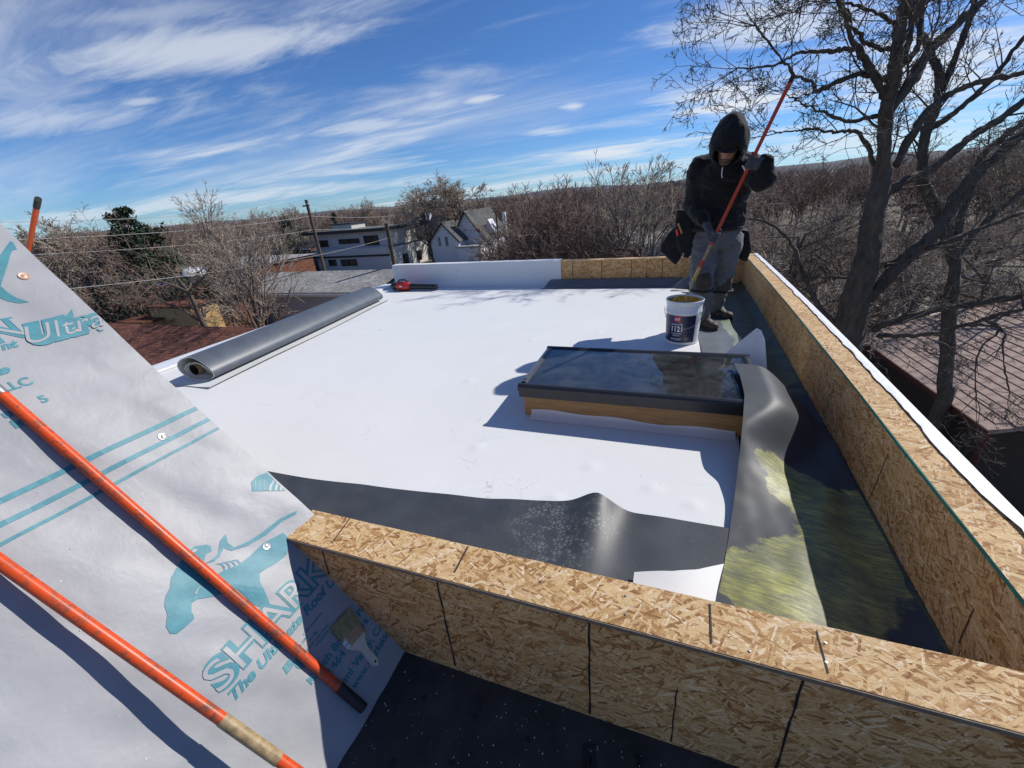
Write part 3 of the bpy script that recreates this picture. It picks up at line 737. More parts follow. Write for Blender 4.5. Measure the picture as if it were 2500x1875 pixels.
M_DRY = plain('pale_green_shaft_board', (.55, .60, .42), .8, .08, 5); M_DARKROOM = plain('dark_room_floor', (.11, .12, .11), .8, .2, 3)
m_ = MB(); SB = -.62; a0, a1, b0, b1 = SKX0+.045, SKX1-.045, SKY0+.045, SKY1-.045
m_.add([(a0, b0, SB), (a1, b0, SB), (a1, b1, SB), (a0, b1, SB), (a0, b0, CT-.002), (a1, b0, CT-.002), (a1, b1, CT-.002), (a0, b1, CT-.002)], [(0, 1, 5, 4), (1, 2, 6, 5), (2, 3, 7, 6), (3, 0, 4, 7)]); m_.build('light_shaft', M_DRY, sk)
m_ = MB(); m_.add([(a0, b0, SB+.001), (a1, b0, SB+.001), (a1, b1, SB+.001), (a0, b1, SB+.001)], [(0, 1, 2, 3)]); m_.build('shaft_floor', M_DARKROOM, sk)
m_ = MB(); m_.bx(FX0+.018, FX0+.030, FY0+.10, FY1-.08, ZT+.0005, ZT+.0025); m_.build('frame_gasket', M_STEEL, sk)
# membrane turned up against the front of the curb, trimmed in a wavy line
def curbup(a, b):
    x = SKX0+.045+(leftX(2.1)-SKX0-.05)*a; top = .048+.006*math.sin(a*7)+.006*math.sin(a*17)-.012*a
    k = b; cz = .010+(top-.010)*k
    return (x, SKY0-.003-.06*(1-k)**3, cz)
m_ = MB(); m_.sheet(curbup, 60, 10, .0016); m_.build('membrane_upturn', M_WHITE, flat_roof, smooth=40)
# ================================================================ the pitched roof on the left
PN = Vector((.768, 0, .640)).normalized(); PB0 = Vector((-.735, 0, ZB)); E1 = Vector((0, 1, 0)); E2 = Vector((-PN.z, 0, PN.x))
def uh(s, t):                              # gentle wrinkles of the loose sheet
    w = .0078*mnoise.noise(Vector((s*7.5+t*2.0, t*2.6, 1.3)))+.0030*mnoise.noise(Vector((s*15+t*9, t*7, 4.1)))+.0012*mnoise.noise(Vector((s*4, t*22, 8.7)))
    return .008+w
def pp(s, t, h=0.0): return PB0+E1*s+E2*t+PN*(uh(s, t)+h)
def st(x, y, h=0.0):
    d = Vector(wr(x, y)); o = Vector((0, 0, H)); k = PN.dot(PB0+PN*h-o)/PN.dot(d); p = o+d*k
    return p.y, (p-PB0-PN*h).dot(E2)
def rake(t): return .764-.050*sstep(.3, 1.9, t)
pr = MB(); TT = 4.2
a = PB0+E2*0; b = PB0+E2*TT
pr.prism([(a.x, -2.6, a.z-.004), (b.x, -2.6, b.z-.004), (b.x, -2.6, -.25), (a.x, -2.6, -.25)], (0, 2.6+.690, 0))
pitched = tag(pr.build('pitched_roof', plain('roof_deck_board', (.36, .22, .10), .8, .2, 8)), kind='structure')
m_ = MB()
def undP(a, b):
    t = -.004+TT*(a**1.6); s = -2.6+(rake(t)+2.6)*(1-(1-b)**1.8); h = 0
    return pp(s, t, 0)
m_.sheet(undP, 190, 170, .004); und = m_.build('underlayment', M_UND, pitched, smooth=50)
m_ = MB(); vs = []; fs = []
for i in range(41):
    t = .50+(TT-.50)*i/40; y = rake(t)
    p0 = pp(y-.001, t, -.003); vs += [p0+Vector((0, .0, 0)), p0-PN*.03+Vector((0, -.004, 0)), p0-PN*.03+Vector((0, -.03, 0))]
for i in range(40): fs += [(i*3, i*3+3, i*3+4, i*3+1), (i*3+1, i*3+4, i*3+5, i*3+2)]
m_.add(vs, fs); m_.build('rake_edge', plain('pale_drip_edge', (.6, .6, .61), .4, .05), pitched)

# ---- printing on the underlayment
def subdiv_long(bm, lim):
    for _ in range(5):
        e = [x for x in bm.edges if x.calc_length() > lim]
        if not e: break
        bmesh.ops.subdivide_edges(bm, edges=e, cuts=1); bmesh.ops.triangulate(bm, faces=bm.faces)
def text_mesh(body, size=1.0, shear=0.0, offset=0.0, spacing=1.0, width=None, res=4, align='LEFT'):
    cu = bpy.data.curves.new('t', 'FONT'); cu.body = body; cu.size = size; cu.shear = shear; cu.offset = offset; cu.space_character = spacing
    cu.resolution_u = res; cu.fill_mode = 'FRONT'; cu.align_x = align
    ob = bpy.data.objects.new('t', cu); COL.objects.link(ob); bpy.context.view_layer.update()
    me = bpy.data.meshes.new_from_object(ob.evaluated_get(bpy.context.evaluated_depsgraph_get()))
    bpy.data.objects.remove(ob); bpy.data.curves.remove(cu)
    if width:
        xs = [v.co.x for v in me.vertices]; k = width/(max(xs)-min(xs)); x0 = min(xs)
        for v in me.vertices: v.co.x = (v.co.x-x0)*k
    return me
def put_print(me, name, mat, parent, fn, lim=.02, clip=None):
    bm = bmesh.new(); bm.from_mesh(me); bmesh.ops.triangulate(bm, faces=bm.faces)
    if clip is not None:
        bmesh.ops.bisect_plane(bm, geom=bm.verts[:]+bm.edges[:]+bm.faces[:], plane_co=(clip, 0, 0), plane_no=(1, 0, 0), clear_outer=True)
        bmesh.ops.triangulate(bm, faces=bm.faces)
    if lim: subdiv_long(bm, lim)
    og = PORG.get(parent.name, Vector((0, 0, 0)))
    for v in bm.verts: v.co = fn(v.co.x, v.co.y)-og
    bm.to_mesh(me); bm.free(); me.update(); me.materials.clear()
    return link(name, me, mat, parent)
def roof_text(body, s, t, cap, width=None, shear=0.0, off=0.0, mat=None, h=.0012, name='printed_text', slope=0.0):
    me = text_mesh(body, cap/.70, shear, off, 1.0, width)
    put_print(me, name, mat or M_TEAL, pitched, lambda x, y: pp(s+x, t+y+slope*x, h), .02, rake(t)-.004-s)
def roof_poly(px, name, mat=None, h=.0012, org=(0, 0), sc=1.0):
    P = [st(org[0]+x*sc, org[1]+y*sc) for x, y in px]
    bm = bmesh.new(); f = bm.faces.new([bm.verts.new((a, b, 0)) for a, b in P]); me = bpy.data.meshes.new(name)
    bm.normal_update(); bmesh.ops.triangulate(bm, faces=bm.faces, ngon_method='EAR_CLIP'); bm.to_mesh(me); bm.free()
    o = put_print(me, name, mat or M_TEAL, pitched, lambda x, y: pp(x, y, h), .02, rake(P[0][1])-.004)
    return o
for t, w in ((1.034, .0135), (.984, .0125), (.944, .0085)):
    m_ = MB(); m_.sheet(lambda a, b: pp(-1.2+(rake(t)-.003+1.2)*a, t-w/2+w*b, .0012), 90, 2); m_.build('printed_stripe', M_TEAL, pitched)
ZB_ = .3617
shark = [(1905, 5), (1780, 70), (1680, 165), (1600, 225), (1500, 265), (1440, 300), (1385, 265), (1370, 215), (1385, 150), (1425, 130), (1420, 98), (1390, 86), (1310, 98), (1262, 140), (1200, 225), (1152, 305), (1140, 380), (1110, 440), (1104, 500), (1122, 560), (1113, 640), (1140, 690), (1185, 690), (1250, 640), (1303, 590), (1300, 568), (1284, 545), (1288, 480), (1330, 455), (1420, 440), (1500, 420), (1590, 385), (1640, 430), (1700, 490), (1760, 515), (1815, 498), (1785, 420), (1745, 340), (1745, 280), (1790, 250), (1860, 210), (1935, 150), (1950, 40)]
roof_poly(shark, 'shark_emblem', org=(0, 1300), sc=ZB_)
fin = [(1995, -140), (1880, -85), (1760, 8), (1660, 70), (1575, 105), (1535, 75), (1520, 12), (1482, 58), (1465, 150), (1425, 188), (1375, 215), (1445, 198), (1478, 165), (1505, 108), (1560, 128), (1660, 95), (1790, 22), (1900, -70), (1990, -118)]
roof_poly(fin, 'shark_fin_outline', org=(0, 1300), sc=ZB_)
for k in range(4):
    x = 1460+k*36; y = 222-k*8
    roof_poly([(x-10, y-4), (x+25, y), (x+42, y+22), (x+46, y+42), (x+54, y+42), (x+52, y+14), (x+30, y-12)], 'shark_gill', org=(0, 1300), sc=ZB_)
roof_poly([(1290, 130), (1305, 115), (1328, 118), (1320, 134), (1298, 140)], 'shark_eye', M_UNDP, .0020, (0, 1300), ZB_)
roof_poly([(1308, 420), (1325, 385), (1352, 368), (1330, 392), (1322, 418), (1335, 428)], 'shark_mouth', M_UNDP, .0020, (0, 1300), ZB_)
# round scale emblem near the rake
fanp = [(1690, 770), (1725, 735), (1800, 705), (1880, 760), (1915, 800), (1920, 830), (1695, 835)]
roof_poly(fanp, 'scale_emblem', org=(0, 900), sc=ZB_)
for k, (a0, b0, w) in enumerate(((1808, 1828, 10), (1846, 1864, 9), (1880, 1896, 8))):
    roof_poly([(a0, 832), (a0+6, 795), (a0+30, 760), (a0+38, 768), (a0+22, 795), (a0+14, 832)], 'scale_emblem_gap', M_UNDP, .0020, (0, 900), ZB_)
for i in range(4):
    for j in range(3):
        x = 1712+j*30; y = 762+i*18
        roof_poly([(x, y), (x+5, y-4), (x+10, y), (x+5, y+4)], 'scale_emblem_dot', M_UNDP, .0020, (0, 900), ZB_)
tail = [(-30, 780), (0, 730), (60, 640), (80, 618), (100, 625), (130, 680), (95, 690), (75, 740), (60, 800), (30, 890), (5, 960), (60, 1010), (130, 1050), (225, 1082), (150, 1088), (60, 1070), (0, 1045), (-30, 1030)]
roof_poly(tail, 'shark_tail_emblem', org=(0, 400), sc=.31646)
SW = .305/5*9                               # nine letters
roof_text('SHARKSKIN', .292, .362, .072, .64, 0, .006, M_TEAL, .0012); roof_text('SHARKSKIN', .292, .362, .072, .64, 0, -.0005, M_UNDP, .0022, 'printed_text_fill')
roof_text('The Ultimate Roof Underlayment', .300, .322, .026, .58, .3, .0012)
for k, ln in enumerate(('Code Compliance', 'UL 1708', 'AC188', 'National Code Council', 'ASTM D226')):
    roof_text(ln, .405+.03*(k % 2 == 0)+.06, .292-.0125*k, .007, None, 0, .0002)
roof_text('ES', .405, .262, .020, .03, .2, .0016)
m_ = MB(); cpt = [pp(.447+.017*math.cos(i*.349), .252+.017*math.sin(i*.349), .0012) for i in range(18)]; m_.add(cpt, [tuple(range(18))]); m_.build('round_seal', M_TEAL, pitched)
roof_text('Kirsch Building Products', .425, .188, .021, .33, 0, .0008)
roof_text('1464 Madera Road', .475, .158, .021, .25, 0, .0008)
roof_text('Simi Valley, CA 93065', .462, .106, .021, .30, 0, .0008)
roof_text('www.sharkskin.', .486, .072, .021, .18, 0, .0008)
# the row further up the slope
roof_text('N', .487, 1.418, .062, .075, 0, .006, M_TEAL, .0012); roof_text('N', .487, 1.418, .062, .075, 0, -.0005, M_UNDP, .0022, 'printed_text_fill')
roof_text('Ultra SA', .545, 1.388, .056, .30, .42, .012, M_TEAL, .0026); roof_text('Ultra SA', .545, 1.388, .056, .30, .42, -.0005, M_UNDP, .0036, 'printed_text_fill')
roof_text('nt', .492, 1.392, .022, .036, .3, .0014)
roof_text('LLC', .432, 1.278, .024, .055, 0, .001); roof_text('5', .468, 1.218, .022, .016, 0, .001); roof_text('us', .395, 1.212, .022, .03, 0, .001); roof_text('in.', .395, 1.180, .024, .036, 0, .001)
roof_poly([(0, 20), (30, 8), (60, 12), (72, 28), (60, 45), (25, 58), (0, 62)], 'round_seal', org=(0, 900), sc=ZB_)
# cap nails
for (x, y, mt, r) in ((58, 682, M_COPPER, .0125), (187, 813, M_COPPER, .0125), (397, 1068, M_STEEL, .0125), (650, 1334, M_STEEL, .0115)):
    s, t = st(x, y); m_ = MB(); m_.lathe((0, 0, 0), [(r, -.001), (r, .0008), (r*.9, .0018), (r*.55, .0012), (r*.45, .0020), (r*.22, .0022), (r*.2, .0032), (.0004, .0034)], 24, True, True)
    o = m_.build('cap_nail', mt, pitched, smooth=True); o.rotation_euler = PN.to_track_quat('Z', 'Y').to_euler(); o.location = pp(s, t, .0005)
# lower deck with black felt
m_ = MB(); m_.sheet(lambda a, b: (-.735+2.2*a, -2.6+(YO+.03+2.6)*b, ZB+.0015*mnoise.noise(Vector((a*7, b*8, 2)))+.0015*mnoise.noise(Vector((a*30, b*34, 3)))), 90, 100, .02)
lower = tag(m_.build('lower_roof_deck', M_FELT, None, smooth=40), kind='structure')
def felt_text(body, px, py, cap, ang, shear=0):
    q = onz(px, py, ZB); me = text_mesh(body, cap/.7, 0, .002); ca, sa = math.cos(rad(ang)), math.sin(rad(ang))
    put_print(me, 'printed_text', M_BLKPRINT, lower, lambda x, y: Vector((q.x+x*ca-y*sa, q.y+x*sa+y*ca, ZB+.0035)), None)
felt_text('en', 1452, 1888, .045, 100); felt_text('eor', 1566, 1880, .016, 100)
for (x, y) in ((1036, 1703), (1158, 1748), (1290, 1805), (957, 1862), (1100, 1860)):
    q = onz(x, y, ZB); m_ = MB(); r_ = Matrix.Rotation(.25, 3, 'Z')
    m_.box((q.x, q.y, ZB+.0032), (.016, .005, .0004), r_); m_.box((q.x, q.y, ZB+.0035), (.005, .016, .0004), r_); m_.build('printed_cross', M_BLKPRINT, lower)
# crumbs and wood chips lying about
rn = random.Random(11); m_ = MB()
for _ in range(150):
    q = onz(rn.uniform(830, 1700), rn.uniform(1600, 1875), ZB)
    if q.y > YO-.01 or q.x < -.72: continue
    s = rn.uniform(.0006, .0019); m_.box((q.x, q.y, ZB+.003+s/2), (s*rn.uniform(.8, 2.4), s, s), Matrix.Rotation(rn.uniform(0, 3), 3, 'Z'))
o = m_.build('white_crumbs', M_WHPL); tag(o, 'tiny white crumbs scattered on the black underlayment', 'debris', kind='stuff')
m_ = MB()
for _ in range(26):
    s = rn.uniform(.05, .74); t = rn.uniform(.02, 1.3); q = pp(s, t, .001); z = rn.uniform(.0008, .0020); m_.box(q, (z, z*rn.uniform(.8, 2), z), Matrix.Rotation(rn.uniform(0, 3), 3, 'X'))
o = m_.build('pale_crumbs', M_WHPL); tag(o, 'tiny pale crumbs scattered on the grey underlayment', 'debris', kind='stuff')

# ---- poles
def lay_pole(name, A, B, r, mat, label, segs):
    """segs: list of (f0, f1, radius factor, material, part name)"""
    A, B = Vector(A), Vector(B); root = thing(name, A, label, 'pole', None)
    for (f0, f1, k, mt, nm) in segs:
        m_ = MB(); n = 14; m_.tube([A.lerp(B, f0+(f1-f0)*i/n) for i in range(n+1)], r*k, 20); m_.build(nm, mt, root, smooth=50)
    return root
sa, ta = st(-330, 690, .019); sb, tb = st(893, 1738, .019)
A = pp(.400, 1.85, .0165); B = pp(.472, .012, .0165)
s0, t0 = st(2, 965, .0165); s1, t1 = st(885, 1730, .0165)
dv = Vector((s1-s0, t1-t0)); k = 1.75
A = pp(s1-dv.x*k, t1-dv.y*k, 0)+PN*.0142; B = pp(s1, t1, 0)+PN*.0142
LA = (A-B).length; f_c = 1-((Vector((s0, t0))-Vector((s1, t1))).length+.0)/LA
lay_pole('orange_pole', A, B, .0126, M_ORANGE, 'scuffed orange pole with black end cap lying on the grey underlayment',
         [(0, f_c-.10, .9, M_STEEL, 'inner_tube'), (f_c-.10, f_c+.002, 1.12, M_STEEL, 'collar'), (f_c+.002, .965, 1.0, M_ORANGE, 'shaft'), (.955, 1.0, 1.13, M_RUBBER, 'end_cap')])
def hpt(x, y, h):
    d = Vector(wr(x, y)); o = Vector((0, 0, H)); k = PN.dot(PB0+PN*h-o)/PN.dot(d); return o+d*k
A = hpt(0, 1372, .043); B = hpt(600, 1797, .092); dvv = B-A
A2 = A-dvv*.75; B2 = B+dvv*((B.z-(ZB+.03))/(-dvv.z)) if dvv.z < 0 else B+dvv*.4
LT = (B2-A2).length
def fr_(x, y):
    d = Vector(wr(x, y)); o = Vector((0, 0, H)); u_ = (B2-A2).normalized(); w0 = o-A2; a_ = 1; b__ = d.dot(u_); dd = d.dot(w0); ee = u_.dot(w0)
    return ((ee*1-b__*dd)/(1-b__*b__))/LT if True else 0
ft0 = fr_(545, 1757); ft1 = fr_(682, 1852)
lay_pole('orange_pole', A2, B2, .0128, M_ORANGE, 'worn orange pole with a taped patch crossing the bottom left corner',
         [(0, ft0, 1.0, M_ORANGE, 'shaft'), (ft0-.002, ft1, 1.10, M_TAPE, 'tape_wrap'), (ft1-.003, 1, 1.0, M_ORANGE, 'shaft')])
T_ = onY(93, 486, 1.25); F_ = onY(68, 616, 1.50); d_ = (F_-T_); Bt = T_+d_*((T_.z-.022)/(-d_.z))
lay_pole('orange_pole', Bt, T_, .0116, M_ORANGE2, 'upright orange pole with black tip standing beyond the grey roof slope',
         [(0, .983, 1.0, M_ORANGE2, 'shaft'), (.98, 1.0, 1.1, M_RUBBER, 'end_cap')])

# ---- chip brush lying on the slope
bc = pp(*st(868, 1560), 0)
br = thing('paint_brush', bc, 'flat chip brush with pale wooden handle beside the front parapet', 'brush')
p_tip = Vector(st(828, 1512)); p_fer = Vector(st(866, 1560)); p_end = Vector(st(940, 1642))
ax_ = (Vector(st(838, 1527))-Vector(st(912, 1622))); ax_.normalize(); sd = Vector((-ax_.y, ax_.x))
cF = Vector(st(855, 1548))
def bp(u, w, h): q = cF+ax_*u+sd*w; return pp(q.x, q.y, h)
BW = .038
m_ = MB()
m_.sheet(lambda a, b: bp(.002+.058*a, (b-.5)*2*BW*(1+.12*a), .005+.004*math.sin(b*math.pi)), 10, 10); m_.sheet(lambda a, b: bp(.002+.058*a, (b-.5)*2*BW*(1+.12*a), .001), 2, 2)
def bristle():
    mt, t, p = newmat('dark_bristles'); v = coords(t, 'Object'); 
    n = noise(t, v, 260, 3, .7); c = mixc(t, maprange(t, n, .3, .7), (.16, .12, .05, 1), (.46, .37, .19, 1)); t.links.new(c, p.inputs['Base Color']); p.inputs['Roughness'].default_value = .7; bump(t, p, n, .6, .004); return mt
m_.build('bristle_block', bristle(), br, smooth=60)
m_ = MB(); rb = random.Random(3)
for _ in range(150):
    w = rb.uniform(-1, 1)*BW*.98; m_.tube([bp(.004, w, .006+rb.uniform(0, .003)), bp(.034, w*1.06, .0085+rb.uniform(0, .003)), bp(.058+rb.uniform(-.003, .006), w*1.13+rb.uniform(-.001, .001), .004+rb.uniform(0, .005))], .0006, 4, False)
m_.build('bristles', plain('bristle_hair', (.42, .34, .17), .6, .3, 90), br)
m_ = MB(); prof = [(-.022, .0075), (-.012, .0082), (-.010, .0092), (-.006, .0082), (.003, .0082), (.005, .0092), (.009, .0080)]
for i in range(len(prof)-1):
    pass
m_.sheet(lambda a, b: bp(-.024+.032*a, (b-.5)*2*(BW+.001), .0015+.0085*(1-abs(2*b-1)**8)+(.0012 if .2 < a < .35 or .7 < a < .85 else 0)), 16, 24)
m_.build('ferrule', plain('tin_ferrule', (.50, .49, .42), .3, .15, 30, 120, .1, metal=.85), br, smooth=60)
hw_ = [(-.022, .036), (-.030, .033), (-.040, .024), (-.052, .0155), (-.066, .0115), (-.080, .0115), (-.098, .0130), (-.112, .0125), (-.121, .0085), (-.1255, .003)]
m_ = MB(); vs = []; fs = []
for (u, w) in hw_: vs += [bp(u, -w, .0012), bp(u, w, .0012), bp(u, w*.8, .0085), bp(u, -w*.8, .0085)]
for i in range(len(hw_)-1):
    for k in range(4): vs, fs; fs.append((i*4+k, i*4+(k+1) % 4, i*4+4+(k+1) % 4, i*4+4+k))
fs += [(3, 2, 1, 0), tuple(len(vs)-4+k for k in range(4))]; m_.add(vs, fs)
m_.build('handle', plain('raw_beech_handle', (.74, .65, .50), .55, .08, 30, 120, .08), br, smooth=35)
m_ = MB(); cpt = [bp(-.112+.0035*math.cos(i*.52), .0035*math.sin(i*.52), .0092) for i in range(12)]; m_.add(cpt, [tuple(range(12))]); m_.build('hang_hole', M_INK, br)

# ================================================================ things on the white roof
# ---- roll of membrane
rr = thing('membrane_roll', (-4.0, 3.6, 0), 'long loosely rolled membrane, grey side out, on the white roof', 'roll')
RA = Vector((-3.68, 2.20, .011)); RB = Vector((-3.99, 5.10, .011)); ru = (RB-RA).normalized(); rx_ = Vector((ru.y, -ru.x, 0))
def roll_pt(f, q): return RA.lerp(RB, f)+rx_*q[0]+Vector((0, 0, q[1]))
def loop(cx, sx, cz, sz, n=40, pinch=.55):
    out = []
    for i in range(n):
        a = -.5+2*math.pi*i/n; c, s = math.cos(a), math.sin(a)
        x = c*sx; z = s*sz*(1-pinch*max(0, c)**1.5); out.append((cx+x, max(cz+z-(.42*sz*max(0, c)**1.3), .002)))
    return out
def ribbon(prof, th, f0, f1, nseg, mat_o, mat_i, nm, closed=True):
    n = len(prof); cxm = sum(p[0] for p in prof)/n; czm = sum(p[1] for p in prof)/n
    inn = [(cxm+(x-cxm)*(1-th/.1), czm+(z-czm)*(1-th/.1)) for x, z in prof]
    vs = []; fo = []; fi = []
    for j in range(nseg+1):
        f = f0+(f1-f0)*j/nseg; wob = .006*math.sin(f*5)
        vs += [roll_pt(f, (x+wob, z)) for x, z in prof]+[roll_pt(f, (x+wob, z)) for x, z in inn]
    for j in range(nseg):
        for k in range(n if closed else n-1):
            a = j*2*n+k; b = j*2*n+(k+1) % n; fo.append((a, b, b+2*n, a+2*n)); fi.append((b+n, a+n, a+3*n, b+3*n))
    for e, r_ in ((0, 1), (nseg*2*n, -1)):
        for k in range(n if closed else n-1):
            q = (e+k, e+k+n, e+(k+1) % n+n, e+(k+1) % n); fi.append(q if r_ > 0 else q[::-1])
    m_ = MB(); m_.add(vs, fo+fi); o = m_.build(nm, [mat_o, mat_i], rr, smooth=60)
    o.data.polygons.foreach_set('material_index', [0]*len(fo)+[1]*len(fi)); o.data.update(); return o
M_WIN = plain('white_inner_face', (.72, .74, .73), .5, .04)
ribbon(loop(-.205, .195, .112, .110, 44, .22), .004, 0, 1, 30, M_ROLL, M_WIN, 'outer_wrap')
for i, (cx_, sx_, cz_, sz_) in enumerate(((-.19, .160, .088, .076), (-.195, .135, .088, .068), (-.205, .110, .088, .062), (-.215, .088, .090, .060), (-.225, .070, .092, .058))):
    ribbon(loop(cx_, sx_, cz_, sz_, 36, .4), .004, .006+.003*i, .997, 6, M_ROLL, M_WIN, 'inner_wrap')
ribbon([(-.235+.050*math.cos(i*.2618), .094+.050*math.sin(i*.2618)) for i in range(24)], .008, .004, .998, 4, plain('cardboard_core', (.30, .20, .12), .8), M_INK, 'core_tube')
# the loose lap of sheet under the roll with a lifted edge
lp = MB()
def lapE(a, b):
    y = 2.06+(5.16-2.06)*a; xe = -3.655+.105-(.105*(y-2.2)/2.9)*1.0-.0; xe = RA.x+(RB.x-RA.x)*((y-2.2)/2.9)+.085-.02*a+.012*math.sin(y*2.2)*a; x0 = xe-.55
    x = x0+(xe-x0)*b; return (x, y, .0115+.012*b**6*(1+.3*math.sin(y*3))-.0025*(b < .02))
lp.sheet(lapE, 60, 24, .0018); o = lp.build('loose_sheet', [M_WHITE], None, smooth=40)
tag(o, 'loose white sheet edge lifting along the roll', 'membrane sheet')
m_ = MB(); m_.sheet(lambda a, b: (lapE(a, 1)[0]-.010*(1-b), lapE(a, 1)[1], lapE(a, 1)[2]-.0024-.007*(1-b)), 60, 1); m_.build('dark_underside', M_GREY, o)

# ---- leaf blower
bl = thing('leaf_blower', (-4.1, 5.80, 0), 'red and black cordless leaf blower by the white parapet', 'blower')
y0 = 5.83; L0, L1 = -4.36, -3.50
def bz(x, z=.075): return (x, y0, z)
m_ = MB(); m_.tube([bz(L0+.01), bz(L0+.05), bz(L0+.12), bz(L0+.13)], [.045, .062, .066, .05], 20); m_.build('intake_guard', M_BLKPL, bl, smooth=45)
m_ = MB(); m_.tube([bz(L0+.125), bz(L0+.15), bz(L0+.30), bz(L0+.335), bz(L0+.37)], [.066, .073, .073, .064, .052], 24); m_.build('motor_housing', M_REDPL, bl, smooth=45)
m_ = MB(); m_.tube([bz(L0+.36, .07), bz(L0+.55, .066), bz(L1-.02, .060), bz(L1, .060)], [.050, .046, .043, .046], 24); m_.build('blow_tube', M_BLKPL, bl, smooth=45)
m_ = MB(); m_.tube([(L0+.14, y0, .142), (L0+.17, y0+.01, .175), (L0+.28, y0+.01, .178), (L0+.33, y0, .135)], .014, 12); m_.build('handle', M_BLKPL, bl, smooth=45)
m_ = MB(); m_.box((L0+.06, y0+.06, .055), (.10, .07, .085)); m_.build('battery', M_BLKPL, bl)
m_ = MB(); m_.box((L0+.225, y0-.0735, .085), (.05, .003, .022)); m_.build('logo_plate', M_WHPL, bl)
m_ = MB(); m_.box((L0+.18, y0-.07, .03), (.06, .02, .03)); m_.box((L0+.28, y0-.02, .008), (.1, .09, .014)); m_.build('foot', M_BLKPL, bl)

# ---- adhesive pail
PC = Vector((.145, 3.73, .0075)); PHT = .372
pail = thing('adhesive_pail', PC, 'open white pail of yellow adhesive with navy label', 'pail')
rb_, rt_ = .131, .145
def prr(z): return rb_+(rt_-rb_)*z/PHT
M_PAIL = plain('white_pail_steel', (.70, .74, .78), .28, .04, 10, 60, .04)
prof = [(rb_-.006, .004), (rb_, 0), (rb_+.003, .004), (rb_, .012)]+[(prr(z), z) for z in (.02, .10, .20, .268)]+[(prr(.27)+.004, .272), (prr(.275)+.004, .280), (prr(.285), .286), (prr(.34), .340), (prr(.345)+.005, .344), (prr(.36)+.006, .362), (rt_+.008, .370), (rt_+.004, .376), (rt_-.002, .370), (rt_-.006, .34), (rb_, .05), (rb_-.01, .02)]
m_ = MB(); m_.lathe(PC, prof, 56, True, False); m_.build('pail_body', M_PAIL, pail, smooth=50)
def glue():
    mt, t, p = newmat('yellow_adhesive'); v = coords(t, 'Object'); n = noise(t, v, 22, 4, .6, .6)
    c = mixc(t, maprange(t, n, .35, .65), (.42, .27, .03, 1), (.62, .48, .14, 1)); t.links.new(c, p.inputs['Base Color']); p.inputs['Roughness'].default_value = .14; p.inputs['Coat Weight'].default_value = .5
    bump(t, p, n, .5, .02); return mt
M_ADH = glue()
m_ = MB(); m_.sheet(lambda a, b: (PC.x+math.cos(b*6.2832)*(a*(prr(.29)-.005)+.0005), PC.y+math.sin(b*6.2832)*(a*(prr(.29)-.005)+.0005), PC.z+.285+.018*mnoise.noise(Vector((math.cos(b*6.2832)*a*3, math.sin(b*6.2832)*a*3, 1)))), 16, 40); m_.build('adhesive', M_ADH, pail, smooth='all')
m_ = MB(); m_.lathe(PC, [(prr(.28)-.0065, .28), (rt_-.0075, .362)], 56); 
bm = bmesh.new(); o = m_.build('adhesive_film', M_ADH, pail, smooth='all'); bm.from_mesh(o.data); bmesh.ops.reverse_faces(bm, faces=bm.faces); bm.to_mesh(o.data); bm.free()
VA = math.atan2(-PC.y, -PC.x)                      # towards the camera
def cyl(a, z, h=.0): r = prr(z)+h; return Vector((PC.x+math.cos(VA+a)*r, PC.y+math.sin(VA+a)*r, PC.z+z))
M_NAVY = plain('navy_label', (.010, .011, .055), .3, .1, 20, bstr=0); M_NAVY2 = plain('violet_label_panel', (.055, .05, .13), .3, .1, 20, bstr=0)
M_LRED = plain('red_logo', (.62, .025, .03), .35, .05, bstr=0); M_LWH = plain('label_lettering', (.75, .76, .82), .4, .04, bstr=0)
def label_patch(a0, a1, z0, z1, h, nm, mt):
    m_ = MB(); m_.sheet(lambda a, b: cyl(a0+(a1-a0)*a, z0+(z1-z0)*b, h), max(2, int(abs(a1-a0)/.06)), 3); return m_.build(nm, mt, pail, smooth='all')
lab = label_patch(-1.40, .78, .024, .258, .0012, 'label', M_NAVY)
label_patch(-.75, .0, .185, .2575, .0020, 'label_panel', M_NAVY2)
label_patch(-.50, -.14, .205, .256, .0028, 'logo_square', M_LRED)
def pail_text(body, a, z, cap, width, h=.0024, off=0.0):
    me = text_mesh(body, cap/.7, 0, off, 1, width); put_print(me, 'label_text', M_LWH, pail, lambda x, y: cyl(a+x/.146, z+y, h), .02)
pail_text('GAF', -.475, .219, .022, .046, .0036, .0008)
pail_text('EverGuard TPO', -.66, .176, .016, .098, .0024, .0004)
pail_text('1121', -.64, .122, .046, .094, .0024, .0022)
pail_text('Bonding Adhesive', -.66, .099, .012, .090, .0024, .0003); pail_text('Adhesif', -.58, .080, .012, .062, .0024, .0003)
for k in range(3): label_patch(-.70, .02-.05*k, .058-.0075*k, .0605-.0075*k, .0022, 'label_fine_print', M_LWH)
pail_text('1121', .15, .058, .009, .036)
pail_text('18.9 L', .17, .046, .006, .024)
